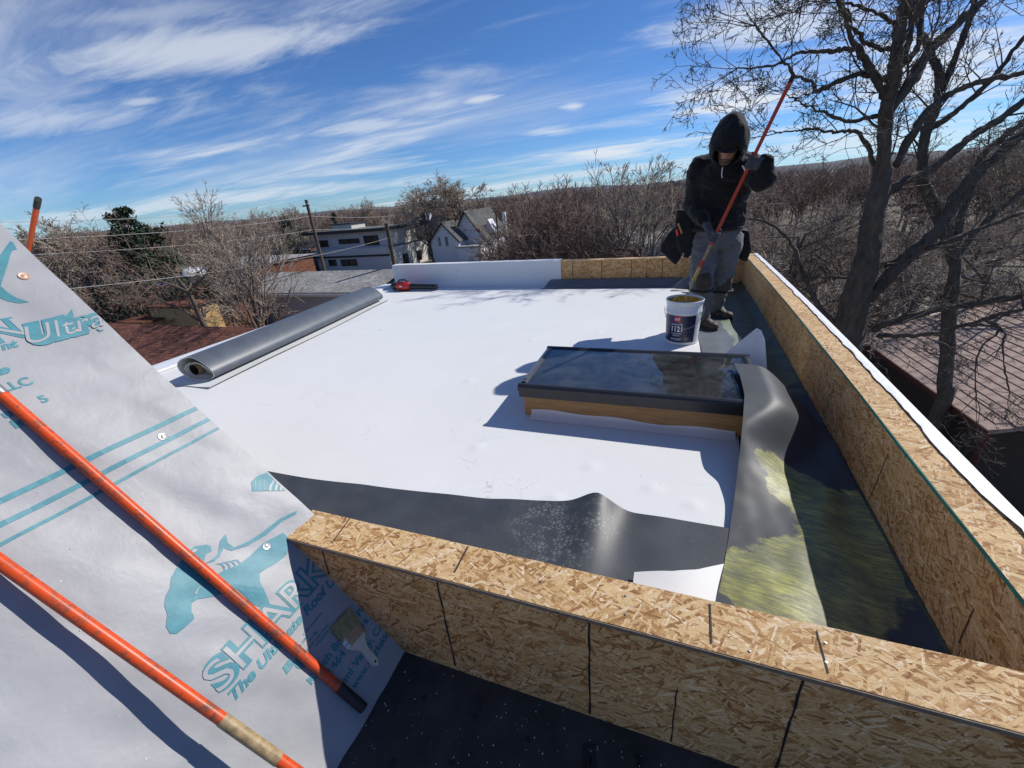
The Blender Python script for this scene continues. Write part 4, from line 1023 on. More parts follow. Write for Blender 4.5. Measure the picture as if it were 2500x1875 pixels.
# ears and bail
for sgn in (-1, 1):
    q = cyl(sgn*1.32, .312, .006); m_ = MB(); m_.lathe((0, 0, 0), [(.016, 0), (.016, .006), (.008, .009), (.001, .009)], 18, True, True); o = m_.build('ear', M_STEEL, pail, smooth=40)
    d = Vector((math.cos(VA+sgn*1.32), math.sin(VA+sgn*1.32), 0)); o.rotation_euler = d.to_track_quat('Z', 'Y').to_euler(); o.location = cyl(sgn*1.32, .312, -.001)-PC
pts = []
for i in range(33):
    k = i/32; a = -1.32+2.64*k; sag = math.sin(k*math.pi); z = .312-.155*sag**.8; r = prr(z)+.016+.020*(1-abs(2*k-1))**.5
    pts.append(Vector((PC.x+math.cos(VA+a)*r, PC.y+math.sin(VA+a)*r, PC.z+z)))
m_ = MB(); m_.tube(pts, .0024, 8); m_.build('bail_handle', M_STEEL, pail, smooth=60)
# ================================================================ the worker
def fuse(mbx, name, mat, parent, voxel=.012, it=5, lap=None):
    """closed pieces -> one continuous skin"""
    me = bpy.data.meshes.new('f'); me.from_pydata(mbx.v, [], mbx.f); me.update()
    bm = bmesh.new(); bm.from_mesh(me); bmesh.ops.recalc_face_normals(bm, faces=bm.faces); bm.to_mesh(me); bm.free()
    ob = bpy.data.objects.new('f', me); COL.objects.link(ob)
    r = ob.modifiers.new('r', 'REMESH'); r.mode = 'VOXEL'; r.voxel_size = voxel
    s = ob.modifiers.new('s', 'SMOOTH'); s.factor = .5; s.iterations = it
    bpy.context.view_layer.update()
    m2 = bpy.data.meshes.new_from_object(ob.evaluated_get(bpy.context.evaluated_depsgraph_get()))
    bpy.data.objects.remove(ob); bpy.data.meshes.remove(me)
    org = PORG.get(parent.name, Vector((0, 0, 0)))
    if lap:
        for v_ in m2.vertices:
            c_ = v_.co; f_ = mnoise.noise(Vector((c_.x*9+c_.z*5, c_.y*9, c_.z*16)))+.6*mnoise.noise(Vector((c_.x*22, c_.y*20, c_.z*30+c_.x*14))); v_.co = c_+v_.normal*(lap*f_)
    m2.transform(Matrix.Translation(-org)); m2.name = name; m2.materials.clear()
    return link(name, m2, mat, parent, smooth='all')
def ell(mbx, c, r, rot=None, nu=18, nv=12):
    c = Vector(c); vs = [c+(rot@Vector((0, 0, -r[2])) if rot else Vector((0, 0, -r[2])))]; fs = []
    for j in range(1, nv):
        ph = -math.pi/2+math.pi*j/nv
        for i in range(nu):
            a = 2*math.pi*i/nu; p = Vector((math.cos(a)*math.cos(ph)*r[0], math.sin(a)*math.cos(ph)*r[1], math.sin(ph)*r[2]))
            vs.append(c+(rot@p if rot else p))
    vs.append(c+(rot@Vector((0, 0, r[2])) if rot else Vector((0, 0, r[2]))))
    for i in range(nu): fs.append((0, 1+(i+1) % nu, 1+i))
    for j in range(nv-2):
        for i in range(nu): a = 1+j*nu+i; b = 1+j*nu+(i+1) % nu; fs.append((a, b, b+nu, a+nu))
    e = len(vs)-1
    for i in range(nu): fs.append((e, e-nu+i, e-nu+(i+1) % nu))
    mbx.add(vs, fs)
def loft(mbx, rings, n=20):
    """rings: (centre, rx, ry, tilt about x)"""
    vs = []; fs = []
    for (c, rx, ry, tilt) in rings:
        R_ = Matrix.Rotation(tilt, 3, 'X')
        for k in range(n):
            a = 2*math.pi*k/n; vs.append(Vector(c)+R_@Vector((math.cos(a)*rx, math.sin(a)*ry, 0)))
    for i in range(len(rings)-1):
        for k in range(n): a = i*n+k; b = i*n+(k+1) % n; fs.append((a, b, b+n, a+n))
    fs += [tuple(reversed(range(n))), tuple(range(len(vs)-n, len(vs)))]; mbx.add(vs, fs)
def limb(mbx, pts, rs, n=14):
    P = [Vector(p) for p in pts]; out = []; rr_ = []
    for i in range(len(P)-1):
        for k in range(4): f = k/4; out.append(P[i].lerp(P[i+1], f)); rr_.append(rs[i]+(rs[i+1]-rs[i])*f)
    out.append(P[-1]); rr_.append(rs[-1]); mbx.tube(out, rr_, n)
    for p, r in zip(P, rs): ell(mbx, p, (r, r, r), None, 12, 8)
J = onY
foot0 = onz(1716, 806, .012)
wk = thing('person', (foot0.x, foot0.y+.1, .012), 'worker in black hoodie and grey trousers bent over a red pole', 'person')
BY = foot0.y+.08
pel = J(1748, 578, BY+.06); wai = J(1752, 535, BY+.05); che = J(1764, 452, BY-.03); nek = J(1776, 388, BY-.11); hed = J(1780, 350, BY-.25)
shR = J(1712, 412, BY-.05); elR = J(1694, 500, BY-.02); wrR = J(1722, 545, BY-.20)
shL = J(1822, 408, BY-.08); elL = J(1862, 436, BY-.26); wrL = J(1868, 388, BY-.33)
hiR = J(1722, 588, BY+.05); knR = J(1712, 682, BY-.06); anR = J(1710, 775, BY+.05)
hiL = J(1778, 588, BY+.07); knL = J(1760, 684, BY+.10); anL = onz(1739, 752, .10); 
ftL = onz(1739, 766, .012)
M_SKIN = plain('skin', (.34, .19, .13), .5, .1, 20); M_BEARD = plain('stubble_beard', (.09, .05, .035), .8, .2, 80)
def cloth(name, col, rough=.85):
    mt, t, p = newmat(name); v = coords(t, 'Object')
    n = noise(t, v, 9, 5, .6, .8); c = mixc(t, maprange(t, n, .3, .7), tuple(k*.8 for k in col), tuple(k*1.2 for k in col)); t.links.new(c, p.inputs['Base Color'])
    p.inputs['Roughness'].default_value = rough; p.inputs['Specular IOR Level'].default_value = .2; p.inputs['Sheen Weight'].default_value = .15
    bump(t, p, mth(t, 'ADD', n, mth(t, 'MULTIPLY', noise(t, v, 260, 2), .08)), .85, .035); return mt
M_HOOD = cloth('black_hoodie_cloth', (.010, .010, .012)); M_PANT = cloth('grey_work_trousers', (.14, .142, .152)); M_GLOVE = cloth('grey_knit_gloves', (.075, .075, .09)); M_KNEE = cloth('brown_knee_pad', (.075, .06, .045)); M_LEATH = cloth('black_tool_leather', (.014, .014, .016), .6)
M_BOOT = plain('worn_brown_boot', (.075, .048, .034), .65, .35, 25, 60, .4)
# body under the clothes
b_ = MB()
loft(b_, [(pel, .13, .095, 0), (wai, .125, .09, 0), (che, .15, .10, .15), (nek, .06, .06, .2)]); limb(b_, [nek, hed], [.052, .06]); ell(b_, hed, (.074, .092, .112), Matrix.Rotation(.65, 3, 'X'))
fd = Vector((-.16, -.64, -.75)).normalized()                     # where the face looks
upv = Vector((0, -.75, .64)); upv = (upv-fd*upv.dot(fd)).normalized(); sdv = fd.cross(upv)
def fpt(f, u_, s_): return hed+fd*f+upv*u_+sdv*s_
limb(b_, [fpt(.085, .02, 0), fpt(.108, -.012, 0)], [.010, .014], 10); ell(b_, fpt(.055, -.075, 0), (.048, .048, .040)); 
for s_ in (-1, 1): ell(b_, fpt(-.005, 0, s_*.076), (.012, .02, .03))
limb(b_, [shR, elR, wrR], [.055, .042, .030]); limb(b_, [shL, elL, wrL], [.055, .042, .030]); limb(b_, [hiR, knR, anR], [.085, .058, .04]); limb(b_, [hiL, knL, anL], [.085, .058, .04])
limb(b_, [che, shR], [.08, .055]); limb(b_, [che, shL], [.08, .055])
fuse(b_, 'body', M_SKIN, wk, .011, 4)
# face details
m_ = MB(); ell(m_, fpt(.074, -.084, 0), (.047, .038, .038)); ell(m_, fpt(.05, -.055, .045), (.016, .03, .03)); ell(m_, fpt(.05, -.055, -.045), (.016, .03, .03)); fuse(m_, 'beard', M_BEARD, wk, .006, 2)
m_ = MB(); ell(m_, fpt(.098, -.055, 0), (.020, .008, .006)); m_.build('mouth', plain('lips', (.28, .12, .09), .5), wk, smooth='all')
for s_ in (-1, 1):
    m_ = MB(); ell(m_, fpt(.086, .022, s_*.034), (.024, .009, .015)); m_.build('sunglass_lens', M_BLKPL, wk, smooth='all')
m_ = MB(); m_.tube([fpt(.0, .028, -.080), fpt(.075, .028, -.064), fpt(.098, .03, 0), fpt(.075, .028, .064), fpt(.0, .028, .080)], .004, 8); m_.build('sunglass_frame', M_BLKPL, wk)
m_ = MB(); m_.sheet(lambda a, b: fpt(.06+.075*math.cos((b-.5)*2.2)*a*1.0, .066-.010*a-.02*(2*b-1)**2, (b-.5)*.150), 8, 12, .004); m_.build('cap_bill', M_HOOD, wk, smooth='all')
m_ = MB(); ell(m_, fpt(.008, .050, 0), (.088, .094, .094)); m_.build('cap_crown', M_HOOD, wk, smooth='all')
# hoodie with the sleeves, one continuous shell
hd = MB()
hem = J(1750, 560, BY+.05)
loft(hd, [(hem, .200, .150, 0), (J(1752, 540, BY+.05), .222, .17, 0), (J(1754, 505, BY+.03), .222, .172, .05), (J(1760, 460, BY), .232, .178, .15), (J(1766, 420, BY-.06), .225, .165, .3), (J(1772, 396, BY-.11), .16, .13, .45), (J(1777, 380, BY-.15), .10, .10, .5)])
limb(hd, [J(1735, 412, BY-.04), shR, elR, wrR.lerp(elR, .12)], [.115, .104, .088, .054]); limb(hd, [J(1800, 408, BY-.06), shL, elL, wrL.lerp(elL, .2)], [.115, .102, .094, .062])
ell(hd, J(1700, 470, BY-.03), (.085, .09, .15)); ell(hd, J(1860, 432, BY-.24), (.088, .088, .082))
hoodie = fuse(hd, 'hoodie', M_HOOD, wk, .012, 6, .013)
# hood: shell open towards the face
hb = MB(); hc = hed+Vector((0, .015, .015)); bm = bmesh.new(); bmesh.ops.create_uvsphere(bm, u_segments=80, v_segments=64, radius=1.0)
hr = Matrix.Rotation(-.06, 3, 'Y')@Matrix.Rotation(.42, 3, 'X')
for v_ in bm.verts:
    c = v_.co.copy(); pk = max(0, c.z)
    q = Vector((c.x*.135*(1-.26*pk**2), c.y*.160*(1-.14*pk), c.z*(.185 if c.z > 0 else .160)))
    if c.z < -.2: q.x *= 1+.25*(-c.z-.2); q.y *= 1+.1*(-c.z)
    q += Vector((.012*pk, .02*pk, 0))
    v_.co = hr@q+.006*Vector((mnoise.noise(c*3), mnoise.noise(c*3+Vector((5, 0, 0))), mnoise.noise(c*2.5+Vector((0, 7, 0)))))
opn = [f for f in bm.faces if (lambda q: (q.normalized().dot(Vector((-.10, -.66, -.75)).normalized()) > .76))(f.calc_center_median())]
bmesh.ops.delete(bm, geom=opn, context='FACES')
geom = bmesh.ops.solidify(bm, geom=bm.faces[:], thickness=.012)
me = bpy.data.meshes.new('hood'); bmesh.ops.translate(bm, verts=bm.verts, vec=hc-PORG[wk.name]); bmesh.ops.recalc_face_normals(bm, faces=bm.faces); bm.to_mesh(me); bm.free()
link('hood', me, M_HOOD, wk, smooth='all')
for (x, y, dx, dl) in ((1764, 408, -2, 26), (1812, 404, 6, 18)):
    a = J(x, y, BY-.262); m_ = MB(); m_.tube([a, J(x+dx, y+dl*.6, BY-.262), J(x+dx+1, y+dl, BY-.255)], .0035, 8); m_.build('drawstring', M_LWH, wk)
# trousers
pt = MB()
loft(pt, [(J(1748, 545, BY+.05), .165, .125, 0), (J(1748, 575, BY+.05), .18, .135, 0), (J(1749, 605, BY+.05), .175, .13, 0)])
limb(pt, [hiR, knR, J(1711, 728, BY-.01), J(1709, 772, BY+.04)], [.122, .098, .090, .092]); limb(pt, [hiL, knL, knL.lerp(anL, .5), knL.lerp(anL, .9)], [.122, .096, .086, .086])
fuse(pt, 'trousers', M_PANT, wk, .012, 5, .012)
for kk, dy in ((knR, -.07), (knL, -.062)):
    m_ = MB(); c = kk+Vector((.018, dy, -.02)); ell(m_, c, (.070, .030, .105)); ell(m_, c+Vector((0, -.012, .04)), (.05, .025, .04)); ell(m_, c+Vector((0, -.012, -.045)), (.05, .025, .04)); fuse(m_, 'knee_pad', M_KNEE, wk, .008, 2)
    m_ = MB(); m_.tube([c+Vector((math.cos(i*.3307)*.098-.01, .065+math.sin(i*.3307)*.098, -.07)) for i in range(20)], .011, 8); m_.build('knee_strap', M_LEATH, wk)
# boots
def boot(an, toe):
    an = Vector(an); toe = Vector(toe); d = (toe-an); d.z = 0; d.normalize(); m_ = MB(); z0 = .012
    base = Vector((an.x, an.y, z0))
    limb(m_, [Vector((an.x, an.y, .17)), Vector((an.x, an.y, .09)), base+d*.03+Vector((0, 0, .055))], [.055, .056, .052])
    ell(m_, base-d*.045+Vector((0, 0, .05)), (.048, .048, .05)); ell(m_, base+d*.10+Vector((0, 0, .05)), (.052, .052, .048)); ell(m_, base+d*.165+Vector((0, 0, .04)), (.05, .05, .04)); ell(m_, base+d*.04+Vector((0, 0, .05)), (.05, .05, .05))
    b = fuse(m_, 'boot', M_BOOT, wk, .009, 3)
    s = MB(); n = 22; out = []
    pd = Vector((-d.y, d.x, 0))
    for i in range(n):
        a = 2*math.pi*i/n; u_ = math.cos(a); w_ = math.sin(a); out.append(base+d*(.06+.155*u_)+pd*(w_*(.052+.006*u_))-Vector((0, 0, z0-.0125)))
    s.prism(out, (0, 0, .026)); bm = bmesh.new(); o = s.build('sole', M_RUBBER, b); bm.from_mesh(o.data); bmesh.ops.recalc_face_normals(bm, faces=bm.faces); bm.to_mesh(o.data); bm.free()
    for k in range(4):
        q = base+d*(.035+.022*k)+Vector((0, 0, .118-.012*k)); l = MB(); l.tube([q-pd*.03+Vector((0, 0, -.012)), q, q+pd*.03+Vector((0, 0, -.012))], .0045, 6); l.build('lace', plain('red_brown_lace', (.20, .06, .045), .7), b)
boot(anR, anR+Vector((.35, -.42, 0))); boot(anL, anL+Vector((.38, -.25, 0)))
# tool belt
tb = MB(); tb.tube([J(1748, 556, BY+.05)+Vector((math.cos(i*.2513)*.196, math.sin(i*.2513)*.148, 0)) for i in range(26)], .022, 8)
belt = tb.build('tool_belt', M_LEATH, wk, smooth=60)
for pxs, Yp, th in (([(1652, 512), (1690, 516), (1694, 560), (1692, 618), (1680, 632), (1664, 628), (1652, 600), (1648, 545)], BY-.02, .10), ([(1650, 552), (1658, 590), (1664, 628), (1650, 648), (1638, 640), (1612, 615), (1612, 600), (1632, 570)], BY+.0, .13), ([(1798, 560), (1830, 562), (1836, 610), (1824, 640), (1806, 636)], BY+.10, .09)):
    m_ = MB(); m_.prism([J(x, y, Yp) for x, y in pxs], (0, th, 0)); fuse(m_, 'belt_pouch', M_LEATH, wk, .010, 4)
m_ = MB(); m_.tube([J(1655, 575, BY-.03), J(1652, 560, BY-.03)], .012, 8); m_.build('tool_grip', M_REDPL, wk)
m_ = MB(); m_.tube([J(1665, 570, BY-.025), J(1656, 545, BY-.03)], .010, 8); m_.build('tool_grip', M_PINE, wk)
m_ = MB(); m_.box(J(1668, 622, BY-.045), (.012, .012, .03)); m_.build('tool_tip', M_STEEL, wk)
# ---- the roller pole he holds
PT = J(1937, 184, BY-.37); PBm = J(1694, 682, BY-.27)
def onpole(y): 
    f = (y-184)/(682-184); return PT.lerp(PBm, f)
pole = thing('roller_pole', PBm, 'long red roller pole held by the worker over the pail', 'pole')
def pseg(y0_, y1_, r, mt, nm): m_ = MB(); m_.tube([onpole(y0_+(y1_-y0_)*i/8) for i in range(9)], r, 14); m_.build(nm, mt, pole, smooth=50)
pseg(196, 580, .0125, M_REDPOLE, 'shaft'); pseg(184, 198, .014, M_RUBBER, 'end_cap'); pseg(578, 624, .0128, M_TAPE, 'worn_sleeve'); pseg(622, 646, .0135, M_REDPOLE, 'coupler'); pseg(644, 684, .015, M_ADH, 'glue_coated_socket')
wp = [PBm, J(1687, 700, BY-.28), J(1682, 718, BY-.29), J(1664, 724, BY-.30), Vector((PC.x-.06, PC.y+.01, PC.z+.40)), Vector((PC.x-.085, PC.y-.0, PC.z+.36)), Vector((PC.x-.085, PC.y, PC.z+.295))]
m_ = MB(); m_.tube(wp, .0055, 8); m_.build('roller_wire', M_ADH, pole, smooth=60)
m_ = MB(); m_.tube([Vector((PC.x-.085, PC.y-.02, PC.z+.30)), Vector((PC.x+.05, PC.y-.05, PC.z+.285))], [.028, .026], 14); m_.build('roller_sleeve', M_ADH, pole, smooth=60)
for dx in (-.03, .03):
    m_ = MB(); m_.tube([Vector((PC.x+dx-.03, PC.y, PC.z+.41-.1*abs(dx))), Vector((PC.x+dx-.02, PC.y-.01, PC.z+.35)), Vector((PC.x+dx, PC.y-.02, PC.z+.30))], [.003, .0018, .003], 6); m_.build('glue_string', M_ADH, pole)
# ---- gloved hands closed round the pole
def hand(py_, wrist, flip):
    P = onpole(py_); d = (PT-PBm).normalized(); w = Vector(wrist)-P; a = (w-d*w.dot(d)).normalized(); c = d.cross(a)
    g = MB(); R0 = .0125
    palm = P+a*.034
    ell(g, palm+c*.006*flip, (.030, .030, .040), (lambda M3: M3)(Matrix((a, c, d)).transposed()))
    ell(g, palm+a*.012+c*.012*flip, (.026, .024, .042), Matrix((a, c, d)).transposed())
    limb(g, [palm+a*.02, Vector(wrist).lerp(P, .35), Vector(wrist)], [.030, .030, .034], 12)
    for k, L_ in enumerate((.92, 1.0, .96, .80)):
        o = d*(.033-.022*k); pts = []
        for i in range(8):
            an = (.35+i*.60*L_)*flip; r = R0+.0105
            pts.append(P+o+a*(math.cos(an)*r*1.12)+c*(math.sin(an)*r*1.12))
        st_ = palm+o+c*.020*flip
        g.tube([st_]+pts[1:], [.0112]+[.0100]*4+[.0092]*3, 8); ell(g, pts[1], (.0118,)*3, None, 8, 6); ell(g, pts[-1], (.0092,)*3, None, 8, 6)
    th = [palm-d*.012-c*.012*flip+d*.02, P+d*.046+a*.020-c*.018*flip, P+d*.058+a*.002-c*.022*flip, P+d*.060-a*.016-c*.012*flip]
    g.tube(th, [.014, .012, .011, .009], 8)
    for q, r in zip(th, [.014, .012, .011, .009]): ell(g, q, (r,)*3, None, 8, 6)
    fuse(g, 'glove', M_GLOVE, wk, .0045, 2)
hand(556, wrR, 1); hand(366, wrL, -1)
# ================================================================ the neighbourhood
GZ = -7.6
def ground_mat():
    mt, t, p = newmat('dry_winter_ground'); v = coords(t, 'Object')
    a = noise(t, v, .12, 6, .6); b = noise(t, v, 1.3, 6, .65)
    c = mixc(t, maprange(t, a, .35, .65), (.135, .108, .075, 1), (.20, .168, .12, 1)); c = mixc(t, maprange(t, b, .4, .7, 0, .7), c, (.09, .085, .045, 1))
    t.links.new(c, p.inputs['Base Color']); p.inputs['Roughness'].default_value = .95; bump(t, p, b, .5, .1); return mt
g = MB(); n = 48
def gp_(a, b):
    x = (a-.5)*2; y = (b-.5)*2; r = 6000
    X = math.copysign(abs(x)**3, x)*r; Y = math.copysign(abs(y)**3, y)*r
    d = math.hypot(X, Y); return (X, Y+20, GZ-(d > 150)*min((d-150)*.004, 3.5))
g.sheet(gp_, n, n); tag(g.build('ground', ground_mat()), kind='structure')

# ---- tubes from segments, fast
def seg_mesh(name, segs, nsides):
    if not len(segs): return bpy.data.meshes.new(name)
    S = np.array(segs, np.float32); p0, p1, r0, r1 = S[:, :3], S[:, 3:6], S[:, 6], S[:, 7]; k = len(S)
    d = p1-p0; L_ = np.linalg.norm(d, axis=1, keepdims=True); L_[L_ < 1e-6] = 1e-6; d = d/L_
    ref = np.tile(np.array([0, 0, 1.], np.float32), (k, 1)); ref[np.abs(d[:, 2]) > .9] = (1, 0, 0)
    u_ = np.cross(d, ref); u_ /= np.linalg.norm(u_, axis=1, keepdims=True); w_ = np.cross(d, u_)
    V = np.empty((k, 2*nsides, 3), np.float32)
    for i in range(nsides):
        a = 2*math.pi*i/nsides; o = u_*math.cos(a)+w_*math.sin(a); V[:, i] = p0+o*r0[:, None]; V[:, nsides+i] = p1+o*r1[:, None]
    F = np.empty((k, nsides, 4), np.int32); base = (np.arange(k)*2*nsides)[:, None]
    for i in range(nsides):
        j = (i+1) % nsides; F[:, i] = base+np.array([i, j, nsides+j, nsides+i])
    me = bpy.data.meshes.new(name); nv = k*2*nsides; nf = k*nsides
    me.vertices.add(nv); me.vertices.foreach_set('co', V.ravel()); me.loops.add(nf*4); me.loops.foreach_set('vertex_index', F.ravel())
    me.polygons.add(nf); me.polygons.foreach_set('loop_start', np.arange(nf, dtype=np.int32)*4); me.polygons.foreach_set('loop_total', np.full(nf, 4, np.int32))
    me.update(calc_edges=True); me.polygons.foreach_set('use_smooth', [True]*nf); return me
def rv(R): return np.array([R.gauss(0, 1), R.gauss(0, 1), R.gauss(0, 1)])
def grow(out, R, p, d, length, r, lvl, maxl, cfg):
    n = max(2, int(length/cfg['step'][min(lvl, len(cfg['step'])-1)])); sl_ = length/n
    wig = cfg['wig'][min(lvl, len(cfg['wig'])-1)]; up = cfg['up'][min(lvl, len(cfg['up'])-1)]
    nk = cfg['kids'][lvl] if lvl < maxl else 0
    spots = sorted(R.uniform(cfg['k0'][min(lvl, len(cfg['k0'])-1)], 1) for _ in range(nk)); si = 0
    for i in range(n):
        f0, f1 = i/n, (i+1)/n
        d = d+rv(R)*wig; d[2] += up; d = d/np.linalg.norm(d)
        q = p+d*sl_; ra = r*(1-f0*cfg['tap']); rb = r*(1-f1*cfg['tap'])
        out[lvl].append((*p, *q, max(ra, cfg['minr']), max(rb, cfg['minr']*.8)))
        while si < len(spots) and spots[si] <= f1:
            ax = np.cross(d, rv(R)); ax /= np.linalg.norm(ax)+1e-9; an = R.uniform(*cfg['ang'][min(lvl, len(cfg['ang'])-1)])
            cd = d*math.cos(an)+ax*math.sin(an); ff = spots[si]
            cl = length*R.uniform(*cfg['len'][min(lvl, len(cfg['len'])-1)])*(1.15-.55*ff); cr = max(r*(1-ff*cfg['tap'])*cfg['rr'], cfg['minr'])
            grow(out, R, q, cd, cl, cr, lvl+1, maxl, cfg); si += 1
        p = q
BASE = dict(step=[.6, .45, .35, .3, .25], wig=[.05, .10, .13, .16, .2], up=[.02, .05, .06, .05, .03], kids=[9, 8, 7, 5], k0=[.35, .25, .15, .1], ang=[(.5, 1.0), (.45, .95), (.4, .9), (.4, 1.0)], len=[(.45, .75), (.4, .65), (.35, .6), (.3, .6)], rr=.62, tap=.72, minr=.008)
def bark(name, c0, c1):
    mt, t, p = newmat(name); v = coords(t, 'Object', (1, 1, .35)); n = noise(t, v, 9, 6, .7); c = mixc(t, maprange(t, n, .3, .7), (*c0, 1), (*c1, 1))
    t.links.new(c, p.inputs['Base Color']); p.inputs['Roughness'].default_value = .9; bump(t, p, n, .6, .04); return mt
M_BARK = bark('grey_brown_bark', (.075, .058, .045), (.16, .13, .105)); M_TWIG = bark('pale_twig_bark', (.25, .20, .155), (.48, .40, .32)); M_RTWIG = bark('reddish_twig_bark', (.17, .11, .085), (.31, .225, .18)); M_DBARK = bark('dark_furrowed_bark', (.045, .037, .030), (.15, .125, .10)); M_DTWIG = bark('dark_twig_bark', (.075, .062, .054), (.17, .145, .125))
def tree_proto(name, seed, height, cfg, maxl, stems=1, spread=0.0, mats=None, r0=None, split=1):
    R = random.Random(seed); out = [[] for _ in range(maxl+1)]; c = dict(BASE); c.update(cfg)
    for s in range(stems):
        a = R.uniform(0, 6.28); d = np.array([math.cos(a)*spread*R.uniform(.3, 1), math.sin(a)*spread*R.uniform(.3, 1), 1.0]); d /= np.linalg.norm(d)
        grow(out, R, np.array([math.cos(a)*.15*(stems > 1), math.sin(a)*.15*(stems > 1), -.15]), d, height*R.uniform(.8, 1.0)*.62, r0 or height*.018, 0, maxl, c)
    tr = [x for l in out[:split+1] for x in l]; tw = [x for l in out[split+1:] for x in l]
    top = max(x[5] for l in out for x in l)
    root = bpy.data.objects.new(name, None); COL.objects.link(root); PORG[root.name] = Vector((0, 0, 0)); root['top'] = float(top)
    mb_, mc_ = mats or (M_BARK, M_TWIG)
    link('trunk', seg_mesh('trunk', tr, 6), mb_, root); link('crown', seg_mesh('crown', tw, 3), mc_, root)
    return root
shape = dict(
    round_=tree_proto('bare_tree', 1, 10, dict(kids=[12, 10, 8, 4], minr=.014), 4),
    round2=tree_proto('bare_tree', 2, 10, dict(kids=[12, 10, 8, 4], minr=.014, up=[.03, .07, .08, .06]), 4),
    bush=tree_proto('bare_shrub', 3, 7, dict(kids=[9, 8, 6], minr=.010, up=[.05, .08, .06, .05], step=[.4, .35, .3, .3]), 3, 9, .38, (M_RTWIG, M_RTWIG), .07),
    bush2=tree_proto('bare_shrub', 4, 6, dict(kids=[10, 8, 6], minr=.010, wig=[.09, .15, .2, .2], step=[.4, .35, .3, .3]), 3, 8, .6, (M_BARK, M_TWIG), .07),
    tall=tree_proto('bare_tree', 5, 11, dict(kids=[14, 8, 6], ang=[(.3, .6), (.35, .7), (.4, .8)], up=[.04, .09, .07, .05], minr=.010, len=[(.35, .55), (.35, .6), (.3, .6)]), 3, 1, 0, (M_BARK, M_TWIG), .11),
    tall2=tree_proto('bare_tree', 6, 11, dict(kids=[14, 8, 7], ang=[(.3, .65), (.35, .8), (.4, .8)], up=[.04, .08, .07, .05], minr=.010, len=[(.4, .6), (.35, .6), (.3, .6)]), 3, 2, .15, (M_BARK, M_TWIG), .11),
    sprawl=tree_proto('bare_tree', 7, 9, dict(kids=[9, 8, 6, 4], rr=.55, wig=[.1, .16, .2, .22], up=[.0, .02, .03, .03], ang=[(.7, 1.25), (.5, 1.1), (.5, 1.1), (.4, 1.1)], minr=.0065), 4, 2, .3),
    sprawl2=tree_proto('bare_tree', 8, 9, dict(kids=[9, 8, 6, 4], rr=.55, wig=[.1, .17, .22, .22], up=[.0, .01, .03, .02], ang=[(.7, 1.3), (.5, 1.2), (.5, 1.2), (.4, 1.2)], minr=.0065), 4, 1, .2, (M_BARK, M_RTWIG)))
used = set()
def plant_at(kind, xp, ytop, D, label, group=None, fat=1.0, gz=GZ, cat=None):
    d = Vector(wr(xp, hor(xp))); h = math.hypot(d.x, d.y); x, y = d.x/h*D, d.y/h*D
    dt = Vector(wr(xp, ytop)); zt = H+D*dt.z/math.hypot(dt.x, dt.y); src = shape[kind]; sc = (zt-gz)/src['top']
    rz = random.Random(int(xp*7+D)).uniform(0, 6.28); lab = label
    if kind not in used:
        used.add(kind); r = src; r.location = (x, y, gz); r.rotation_euler = (0, 0, rz); r.scale = (sc*fat, sc*fat, sc)
        tag(r, lab, cat or ('shrub' if 'bush' in kind else 'tree'), group)
    else:
        r = copy_thing(src, (x, y, gz), rz, (sc*fat, sc*fat, sc), lab)
        r['category'] = cat or ('shrub' if 'bush' in kind else 'tree')
        if group: r['group'] = group
        elif 'group' in r: del r['group']
    return r
plant_at('round2', 1118, 412, 74, 'tall round-crowned bare tree standing behind the white gabled house', None, 1.35)
plant_at('round_', 1040, 440, 70, 'smaller bare tree just left of the tall round-crowned tree', None, 1.3)
plant_at('tall', 1535, 352, 24, 'tall slender bare tree nearest the worker, behind the far parapet')
plant_at('tall2', 1600, 372, 27, 'second slender bare tree close beside the worker')
plant_at('bush', 1290, 440, 26, 'dense reddish thicket tree left of the board parapet end', 'reddish thickets', 1.0)
plant_at('bush', 1400, 432, 25, 'densest reddish thicket in the middle behind the board parapet', 'reddish thickets', 1.1)
plant_at('bush', 1350, 425, 33, 'reddish thicket set further back in the middle', 'reddish thickets', 1.2)
plant_at('bush2', 1240, 540, 30, 'low bare thicket in front of the white gabled house', 'low thickets', 1.0)
plant_at('tall', 1470, 450, 40, 'slim bare tree between the thicket and the slender trees')
plant_at('tall2', 560, 540, 22, 'bare spreading tree rising behind the roll of membrane')
plant_at('sprawl2', 420, 478, 31, 'twiggy bare tree growing in front of the dark evergreen')
plant_at('tall2', 640, 500, 48, 'upright twiggy tree left of the utility pole')
plant_at('tall', 470, 440, 33, 'upright bare tree with long water shoots beside the evergreen')
plant_at('tall', 540, 460, 36, 'upright bare tree right of the water shoots')
plant_at('round_', 180, 530, 40, 'bare tree behind the upright orange pole')
plant_at('round2', 40, 505, 44, 'bare tree at the far left edge')
plant_at('sprawl', 240, 600, 40, 'bare tree below the power lines at left')
plant_at('bush2', 880, 690, 20, 'tangled bare shrub touching the left roof edge', 'low thickets', .9)
plant_at('round2', 870, 478, 95, 'bare tree right of the small cypress, beyond the modern house')
plant_at('round_', 720, 492, 85, 'bare tree directly behind the left utility pole')
plant_at('round_', 990, 480, 110, 'distant bare tree behind the dark roofed house')
